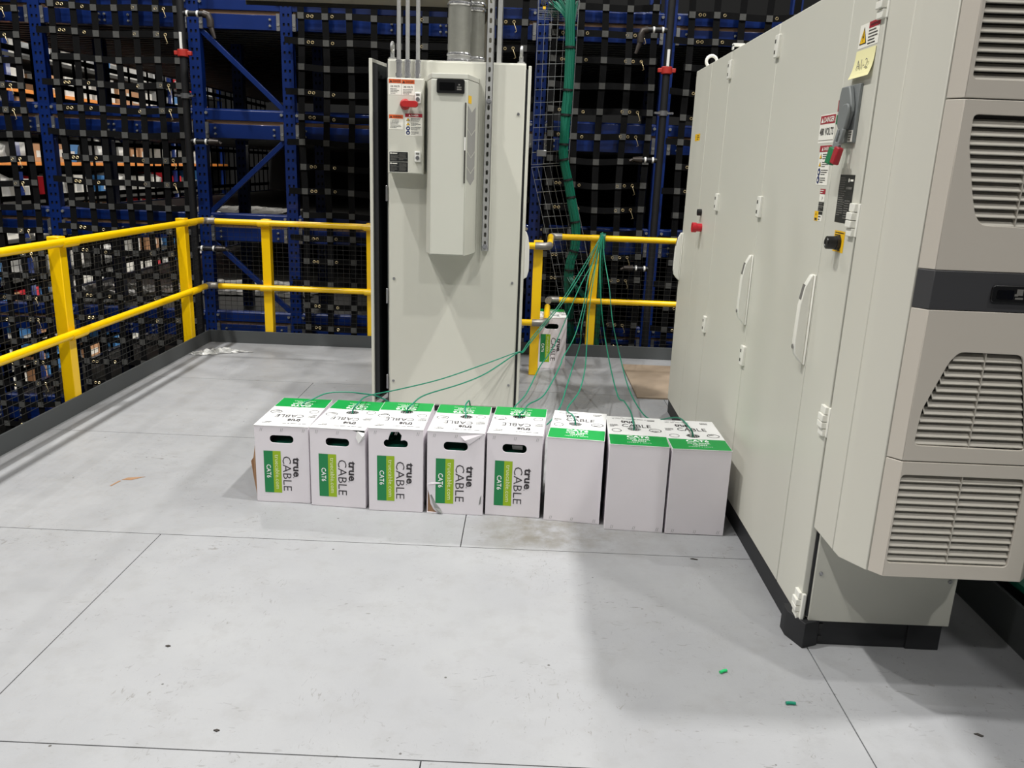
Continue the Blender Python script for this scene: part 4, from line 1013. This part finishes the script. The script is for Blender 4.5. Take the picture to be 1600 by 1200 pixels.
# damage and loose flaps
def lpart(name, mb_, mats, i, **k): return part(name, mb_, mats, boxes[i][0], local=True, smooth=False, **k)
W1 = .121
m_ = MB(); m_.add([(-W1-.001, .006, .02), (-W1-.001, .02, .30), (-W1-.020, .03, .20), (-W1-.028, .02, .185), (-W1-.014, .01, .10)], [(0, 1, 2, 3, 4)])
o = lpart('torn_flap', m_, 'kraft', 0, label='brown inner face of a loose flap'); o.modifiers.new('thick', 'SOLIDIFY').thickness = .003
m_ = MB(); m_.add([(.124, -.001, .335), (.10, -.004, .332), (.098, -.008, .310), (.118, -.016, .345), (.124, -.012, .352), (.124, -.004, .36), (.092, -.003, .365), (.085, -.007, .338)], [(0, 1, 2), (0, 2, 3), (0, 3, 4), (0, 4, 5), (5, 4, 3, 6), (6, 3, 2, 7)])
o = lpart('torn_flap', m_, 'carton_top', 1, label='white torn flap hanging at the corner'); o.modifiers.new('thick', 'SOLIDIFY').thickness = .002
m_ = MB(); m_.add([(-.1262, .010, .004), (-.060, .005, .004), (-.078, .007, .022), (-.098, .010, .05), (-.112, .012, .09), (-.1262, .012, .13)], [(0, 1, 2, 3, 4, 5)])
o = lpart('torn_corner', m_, 'kraft', 3, label='torn brown cardboard at the bottom corner'); o.modifiers.new('thick', 'SOLIDIFY').thickness = .003
m_ = MB(); m_.add([(-.110, -.0006, .085), (-.098, -.007, .055), (-.088, -.010, .03), (-.070, -.012, .012), (-.052, -.010, .004), (-.062, -.0006, .022), (-.084, -.0006, .048), (-.104, -.0006, .09)], [(0, 1, 6, 7), (1, 2, 5, 6), (2, 3, 4, 5)])
o = lpart('torn_flap', m_, 'port_gray', 3, label='dirty curled torn edge'); o.modifiers.new('thick', 'SOLIDIFY').thickness = .0015
m_ = MB(); m_.add([(-.126, -.0007, .135), (-.10, -.003, .14), (-.07, -.0012, .142), (-.055, -.0007, .147), (-.075, -.0007, .15), (-.11, -.0007, .149)], [(0, 1, 5), (1, 2, 4, 5), (2, 3, 4)])
o = lpart('crease', m_, 'carton_white', 3)
m_ = MB(); m_.add([(.108, -.0007, .05), (.116, -.003, .06), (.118, -.002, .10), (.112, -.0007, .085)], [(0, 1, 2, 3)]); o = lpart('scuff', m_, 'port_gray', 3)
m_ = MB(); m_.add([(.125, -.0006, .385), (.02, -.0006, .368), (.04, -.009, .352), (.06, -.006, .335), (.1, -.003, .365)], [(0, 1, 2, 4), (2, 3, 4)])
o = lpart('crushed_edge', m_, 'carton_white', 3); o.modifiers.new('thick', 'SOLIDIFY').thickness = .002
m_ = MB(); m_.add([(-.012, .006, .334), (.034, .006, .334), (.034, .018, .312), (-.010, .020, .312)], [(0, 1, 2, 3)])
o = lpart('handle_flap', m_, 'port_gray', 4); o.modifiers.new('thick', 'SOLIDIFY').thickness = .002

# ------------------------------------------------------------------ loose green cables
CAB = {1: ('from the left end box, arching over its neighbour', [(-1.052, 3.676, .35), (-1.04, 3.69, .375), (-1.001, 3.72, .390), (-.953, 3.78, .402), (-.884, 3.82, .400), (-.806, 3.86, .386), (-.70, 3.96, .33), (-.45, 4.02, .16), (-.12, 4.06, .11), (.1, 4.08, .16), (.206, 4.2, .234), (.277, 4.714, .242), (.339, 5.073, .311), (.388, 5.33, .385), (.404, 5.533, .46), (.477, 5.969, .66), (.543, 6.291, .84), (.585, 6.53, 1.004)]),
 2: ('from the second box, higher of two long strands across the tall cabinet', [(-.783, 3.583, .35), (-.781, 3.586, .385), (-.759, 3.603, .412), (-.753, 3.8, .392), (-.65, 4.05, .358), (-.45, 4.38, .339), (-.214, 4.68, .366), (-.041, 4.838, .404), (-.002, 4.852, .410), (.026, 5.02, .419), (.104, 5.35, .457), (.259, 5.85, .556), (.446, 6.27, .789), (.59, 6.525, 1.004)]),
 3: ('from the third box, lower of two long strands across the tall cabinet', [(-.526, 3.57, .36), (-.524, 3.572, .40), (-.502, 3.59, .424), (-.476, 3.86, .392), (-.333, 4.27, .344), (-.206, 4.54, .342), (-.041, 4.832, .397), (.0, 4.848, .403), (.033, 5.02, .411), (.117, 5.35, .453), (.281, 5.83, .569), (.464, 6.25, .792), (.592, 6.528, 1.006)]),
 4: ('from the battered fourth box, making a small loop over its lid', [(-.246, 3.539, .36), (-.252, 3.56, .398), (-.258, 3.62, .416), (-.250, 3.68, .420), (-.246, 3.72, .408), (-.237, 3.77, .35), (-.18, 3.92, .20), (-.09, 4.05, .19), (-.028, 4.2, .249), (.034, 4.547, .23), (.115, 4.968, .293), (.174, 5.157, .331), (.242, 5.397, .404), (.401, 5.968, .657), (.524, 6.298, .839), (.588, 6.524, 1.002)]),
 5: ('from the fifth box, last printed one, up to the rail', [(-.004, 3.572, .36), (.0, 3.576, .398), (.016, 3.592, .408), (.041, 3.782, .388), (.129, 4.213, .321), (.229, 4.733, .355), (.253, 4.875, .379), (.339, 5.219, .445), (.418, 5.657, .585), (.472, 6.039, .746), (.594, 6.53, 1.004)]),
 6: ('from the first blank box, curving back before rising to the rail', [(.253, 3.491, .36), (.252, 3.495, .40), (.24, 3.511, .424), (.227, 3.736, .388), (.317, 4.23, .342), (.373, 4.633, .37), (.407, 5.031, .437), (.453, 5.571, .582), (.522, 6.107, .787), (.598, 6.528, 1.006)]),
 7: ('from the middle blank box, rising straight to the rail', [(.514, 3.442, .36), (.513, 3.445, .40), (.509, 3.462, .422), (.533, 3.735, .386), (.537, 4.026, .353), (.522, 4.189, .337), (.53, 4.789, .386), (.535, 5.393, .519), (.547, 5.86, .678), (.571, 6.287, .866), (.602, 6.53, 1.006)]),
 8: ('from the right end box, rightmost of the hanging strands', [(.767, 3.388, .36), (.765, 3.392, .40), (.745, 3.408, .428), (.758, 3.66, .385), (.749, 3.854, .325), (.723, 4.079, .243), (.687, 4.29, .204), (.653, 4.677, .232), (.639, 5.1, .325), (.621, 5.577, .488), (.623, 5.963, .667), (.604, 6.323, .864), (.605, 6.53, 1.006)])}
for k, (lab, pts) in CAB.items():
    # round over the top rail and down behind it into the bundle
    e = Vector(pts[-1]); tail = [e+Vector((0, .026, .006)), e+Vector((.002, .062, -.02)), (.606+.003*(k-4), 6.665, .80), (.61+.003*(k-4), 6.668, .40), (.615+.003*(k-4), 6.67, .0)]
    m_ = MB().tube(pts+tail, .0037, 6, smooth=5)
    solo('network_cable', m_, 'cable_green', 'green network cable ' + lab, 'cable', pts[0], group='loose green cables')
# bundles
def bundle(label, path, r, n, ties, seed):
    R = random.Random(seed); t = thing('cable_bundle', label, 'cable bundle', path[-1])
    m_ = MB(); P = [Vector(p) for p in path]
    m_.tube(P, r*.80, 10, smooth=4)
    for k in range(n):
        a0 = 2*math.pi*k/n; tw = R.uniform(-.5, .5); Q = []
        for i, p in enumerate(P):
            a = a0 + tw*i/len(P) + R.uniform(-.12, .12); rr = r*R.uniform(.82, .98)
            Q.append(p + Vector((math.cos(a)*rr, math.sin(a)*rr*.8, 0)))
        m_.tube(Q, r*.26, 5, smooth=4)
    part('strands', m_, 'cable_dark_green', t, kind='stuff')
    for z in ties:
        for i in range(len(P)-1):
            if (P[i].z-z)*(P[i+1].z-z) <= 0:
                f = (z-P[i].z)/(P[i+1].z-P[i].z) if abs(P[i+1].z-P[i].z) > 1e-5 else 0; c = P[i].lerp(P[i+1], f); dd = (P[i+1]-P[i]).normalized()*.008
                part('cable_tie', MB().cyl(c-dd, c+dd, r*1.22, 14), 'tie_black', t); break
bundle('thick bundle of green cables tied down the wire tray', [(.255, 6.9, 3.2), (.258, 6.9, 2.9), (.263, 6.88, 2.665), (.278, 6.88, 2.478), (.28, 6.88, 2.163), (.272, 6.88, 1.928), (.267, 6.88, 1.728), (.269, 6.88, 1.597), (.322, 6.88, 1.395), (.363, 6.87, 1.22), (.399, 6.86, 1.054), (.404, 6.86, .873), (.369, 6.86, .731), (.366, 6.86, .578), (.382, 6.87, .391), (.391, 6.87, .23), (.421, 6.88, .07), (.45, 6.9, -.3)], .034, 16, (2.44, 2.12, 1.93, 1.70, 1.58, 1.42, 1.28, 1.08, .84, .68, .47, .25), 3)
bundle('green cable bundle hanging straight down behind the yellow post', [(.604, 6.66, .97), (.606, 6.672, .85), (.608, 6.675, .692), (.613, 6.675, .285), (.615, 6.68, .082), (.62, 6.7, -.3)], .024, 10, (), 4)
bundle('short green cable branch crossing behind the middle rail', [(.366, 6.84, .62), (.40, 6.82, .575), (.45, 6.79, .53), (.52, 6.74, .46), (.58, 6.70, .38), (.605, 6.68, .28)], .024, 8, (), 5)
# loop of the bundle over the top rail
m_ = MB()
for k in range(6): m_.tube([(.59+.006*k, 6.53, .90), (.588+.006*k, 6.524, .97), (.592+.006*k, 6.535, 1.008), (.596+.006*k, 6.56, 1.014), (.6+.006*k, 6.59, 1.0), (.603+.006*k, 6.62, .93)], .006, 6, smooth=3)
solo('cable_wrap', m_, 'cable_dark_green', 'dark green cable wrap looped over the top rail where all strands meet', 'cable', (.6, 6.55, .95))
bundle('dark green cables just beyond the right toe board', [(1.80, 4.2, .20), (1.80, 3.4, .19), (1.81, 2.72, .20), (1.83, 2.2, .2), (1.84, 1.2, .2)], .095, 18, (), 6)

# ------------------------------------------------------------------ added rack beyond the right toe board, blocks lamp light
t = thing('shading_rack', 'added dark tall rack beyond the right toe board to shade the floor', 'rack', (2.3, 3.2, -3))
for x, y in ((2.0, .9), (2.0, 3.2), (2.0, 5.5), (2.7, .9), (2.7, 3.2), (2.7, 5.5)): part('post', MB().box(x-.04, x+.04, y-.04, y+.04, -3, 3.0), 'rack_blue', t, bevel=.004)
for y0, y1 in ((.94, 3.16), (3.24, 5.46)): part('side_panel', MB().box(2.03, 2.05, y0, y1, -3, 2.98), 'slab_edge', t)
for z in (-1, 0, 1, 2, 2.96): part('shelf', MB().box(2.05, 2.7, .9, 5.5, z-.03, z+.03), 'deck_steel', t)

# ------------------------------------------------------------------ wire tray
t = thing('wire_tray', 'vertical wire basket tray carrying the green cable bundle behind the rail', 'cable tray', (.2, 6.95, 0))
LP = [(.017, 3.1), (.017, 2.65), (.014, 2.0), (.012, 1.70), (.009, 1.53)]; RP = [(.332, 3.1), (.332, 2.65), (.325, 2.0), (.318, 1.70), (.316, 1.56)]
LQ = [(.012, 1.51), (.151, .997), (.203, .815), (.290, .466), (.400, .0)]; RQ = [(.318, 1.54), (.461, 1.02), (.505, .85), (.592, .50), (.70, .02)]
def tray_seg(L_, R_, n_rungs, nm):
    m_ = MB(); ys = 6.95
    def at(P, f):
        ln = [0]
        for a, b in zip(P[:-1], P[1:]): ln.append(ln[-1]+math.hypot(b[0]-a[0], b[1]-a[1]))
        s_ = f*ln[-1]
        for i in range(len(P)-1):
            if s_ <= ln[i+1]+1e-9: u = (s_-ln[i])/(ln[i+1]-ln[i]); return (P[i][0]+(P[i+1][0]-P[i][0])*u, P[i][1]+(P[i+1][1]-P[i][1])*u)
        return P[-1]
    r = .0017
    for k in range(7):
        pts = []
        for j in range(13):
            a, b = at(L_, j/12), at(R_, j/12); u = k/6; pts.append((a[0]+(b[0]-a[0])*u, ys, a[1]+(b[1]-a[1])*u))
        m_.tube(pts, r, 5)
    for P in (L_, R_):
        for dy in (-.03, -.055): m_.tube([(at(P, j/12)[0], ys+dy, at(P, j/12)[1]) for j in range(13)], r, 5)
    for j in range(n_rungs+1):
        a, b = at(L_, j/n_rungs), at(R_, j/n_rungs); m_.tube([(a[0], ys-.057, a[1]), (a[0], ys, a[1]), (b[0], ys, b[1]), (b[0], ys-.057, b[1])], r*1.2, 5)
    part(nm, m_, 'tray_wire', t, kind='stuff')
tray_seg(LP, RP, 16, 'upper_basket'); tray_seg(LQ, RQ, 15, 'lower_basket')
part('splice_plate', MB().box(.05, .13, 6.935, 6.945, 1.60, 1.65), 'steel', t, bevel=.003)
# tray run overhead, joining from behind
t2 = thing('wire_tray', 'horizontal wire tray end with dark green cables at the top of the picture', 'cable tray', (.18, 6.95, 2.72))
m_ = MB()
for k in range(7): m_.tube([(.017+.0525*k, 6.93, 2.73), (.017+.0525*k, 7.45, 2.73)], .0023, 5)
for j in range(6): m_.tube([(.012, 6.93+.1*j, 2.79), (.012, 6.93+.1*j, 2.73), (.338, 6.93+.1*j, 2.73), (.338, 6.93+.1*j, 2.79)], .0026, 5)
for z in (2.76, 2.79):
    for x in (.012, .338): m_.tube([(x, 6.93, z), (x, 7.45, z)], .0023, 5)
part('basket', m_, 'tray_wire', t2, kind='stuff')
m_ = MB(); R = random.Random(8)
for k in range(26): x = .10+.0085*k; m_.tube([(x, 7.45, 2.745+R.uniform(0, .05)), (x, 7.1, 2.745+R.uniform(0, .05)), (x+.01, 6.95, 2.76+R.uniform(0, .04)), (.23+.003*k, 6.90, 2.66), (.24+.0025*k, 6.88, 2.52)], .006, 5, smooth=3)
part('strands', m_, 'cable_dark_green', t2, kind='stuff')
m_ = MB()
for k in range(7): x = .03+.012*k; m_.tube([(x, 6.93, 2.86), (x+.02*math.sin(k*2), 6.90, 2.80), (x+.03*math.cos(k), 6.91, 2.755), (x+.02, 6.93, 2.74)], .0045, 5, smooth=4)
part('loose_wires', m_, 'stitch_gray', t2, kind='stuff')
part('wire_tag', MB().box(.050, .072, 6.89, 6.892, 2.715, 2.735), 'sticker_yellow', t2)

# ------------------------------------------------------------------ small things on the floor
solo('plywood_sheet', MB().box(.80, 1.55, 5.34, 6.30, .0005, .012), 'plywood', 'sheet of bare plywood on the floor behind the right cabinets', 'plywood', (1.1, 5.8, 0), .001)
def scrap(name, label, cat, x, y, pts, mt, th=.003, rz=0):
    m_ = MB().prism([(x+a*math.cos(rz)-b*math.sin(rz), y+a*math.sin(rz)+b*math.cos(rz)) for a, b in pts], .0004, th, 'z'); return solo(name, m_, mt, label, cat, (x, y, 0), 0, smooth=False)
def bit(name, label, x, y, L_, r, mt, rz):
    c, s_ = math.cos(rz)*L_/2, math.sin(rz)*L_/2
    solo(name, MB().tube([(x-c, y-s_, r), (x, y+.001, r+.0006), (x+c, y+s_, r)], r, 8), mt, label, 'cable scrap', (x, y, 0))
bit('cable_scrap', 'bright green cable scrap on the bare floor, farther from the cabinet', .669, 2.216, .026, .005, 'chip_green', .5)
bit('cable_scrap', 'green cable scrap on the floor nearest the right cabinet plinth', .835, 2.072, .028, .005, 'cable_green', 0)
scrap('debris_chip', 'small dark chip by the floor seam in front of the blank boxes', 'debris', .726, 2.978, [(-.014, 0), (-.004, .005), (.016, -.003), (.012, -.007)], 'chip_dark')
scrap('debris_chip', 'small dark chip on the floor at the lower right', 'debris', 1.335, 1.972, [(-.012, .004), (0, .007), (.012, -.004), (.004, -.008)], 'chip_dark')
scrap('tape_scrap', 'tan paper scrap on the floor left of the box row', 'debris', -1.839, 3.564, [(-.045, -.02), (.0, -.018), (.045, .03), (.01, .02), (-.03, .008)], 'kraft', .0015)
scrap('tape_scrap', 'thin brown sliver on the floor beside the tan paper scrap', 'debris', -1.89, 3.502, [(-.012, -.035), (-.004, -.035), (.010, .03), (.0, .03)], 'kraft', .0015)
for x, y, nm in ((-1.086, 2.224, 'dark speck of grit on the floor at lower left'), (-.789, 1.848, 'dark speck of grit on the floor near the bottom seam')):
    scrap('grit_speck', nm, 'debris', x, y, [(-.008, 0), (0, .005), (.009, .001), (.002, -.005)], 'chip_dark')
# crumpled clear wrap by the left toe board
R = random.Random(21); vs = []; fs = []; n, m = 18, 8
for i in range(n+1):
    for j in range(m+1):
        u, v_ = i/n, j/m; wd = .16*math.sin(math.pi*min(1, u*1.15+.05))*(.6+.4*math.sin(7*u))
        vs.append((-2.60+.44*u+R.uniform(-.015, .015), 6.10+.14*u+(v_-.5)*wd+R.uniform(-.012, .012), .004+.05*R.random()*math.sin(math.pi*v_)*math.sin(math.pi*min(1, u+.08))))
for i in range(n):
    for j in range(m): a = i*(m+1)+j; fs.append((a, a+1, a+m+2, a+m+1))
mm = MB(); mm.add(vs, fs); o = solo('plastic_wrap', mm, 'film', 'crumpled clear plastic wrap on the floor in the left platform corner', 'plastic wrap', (-2.4, 6.15, 0), smooth=False)
o.modifiers.new('thick', 'SOLIDIFY').thickness = .001
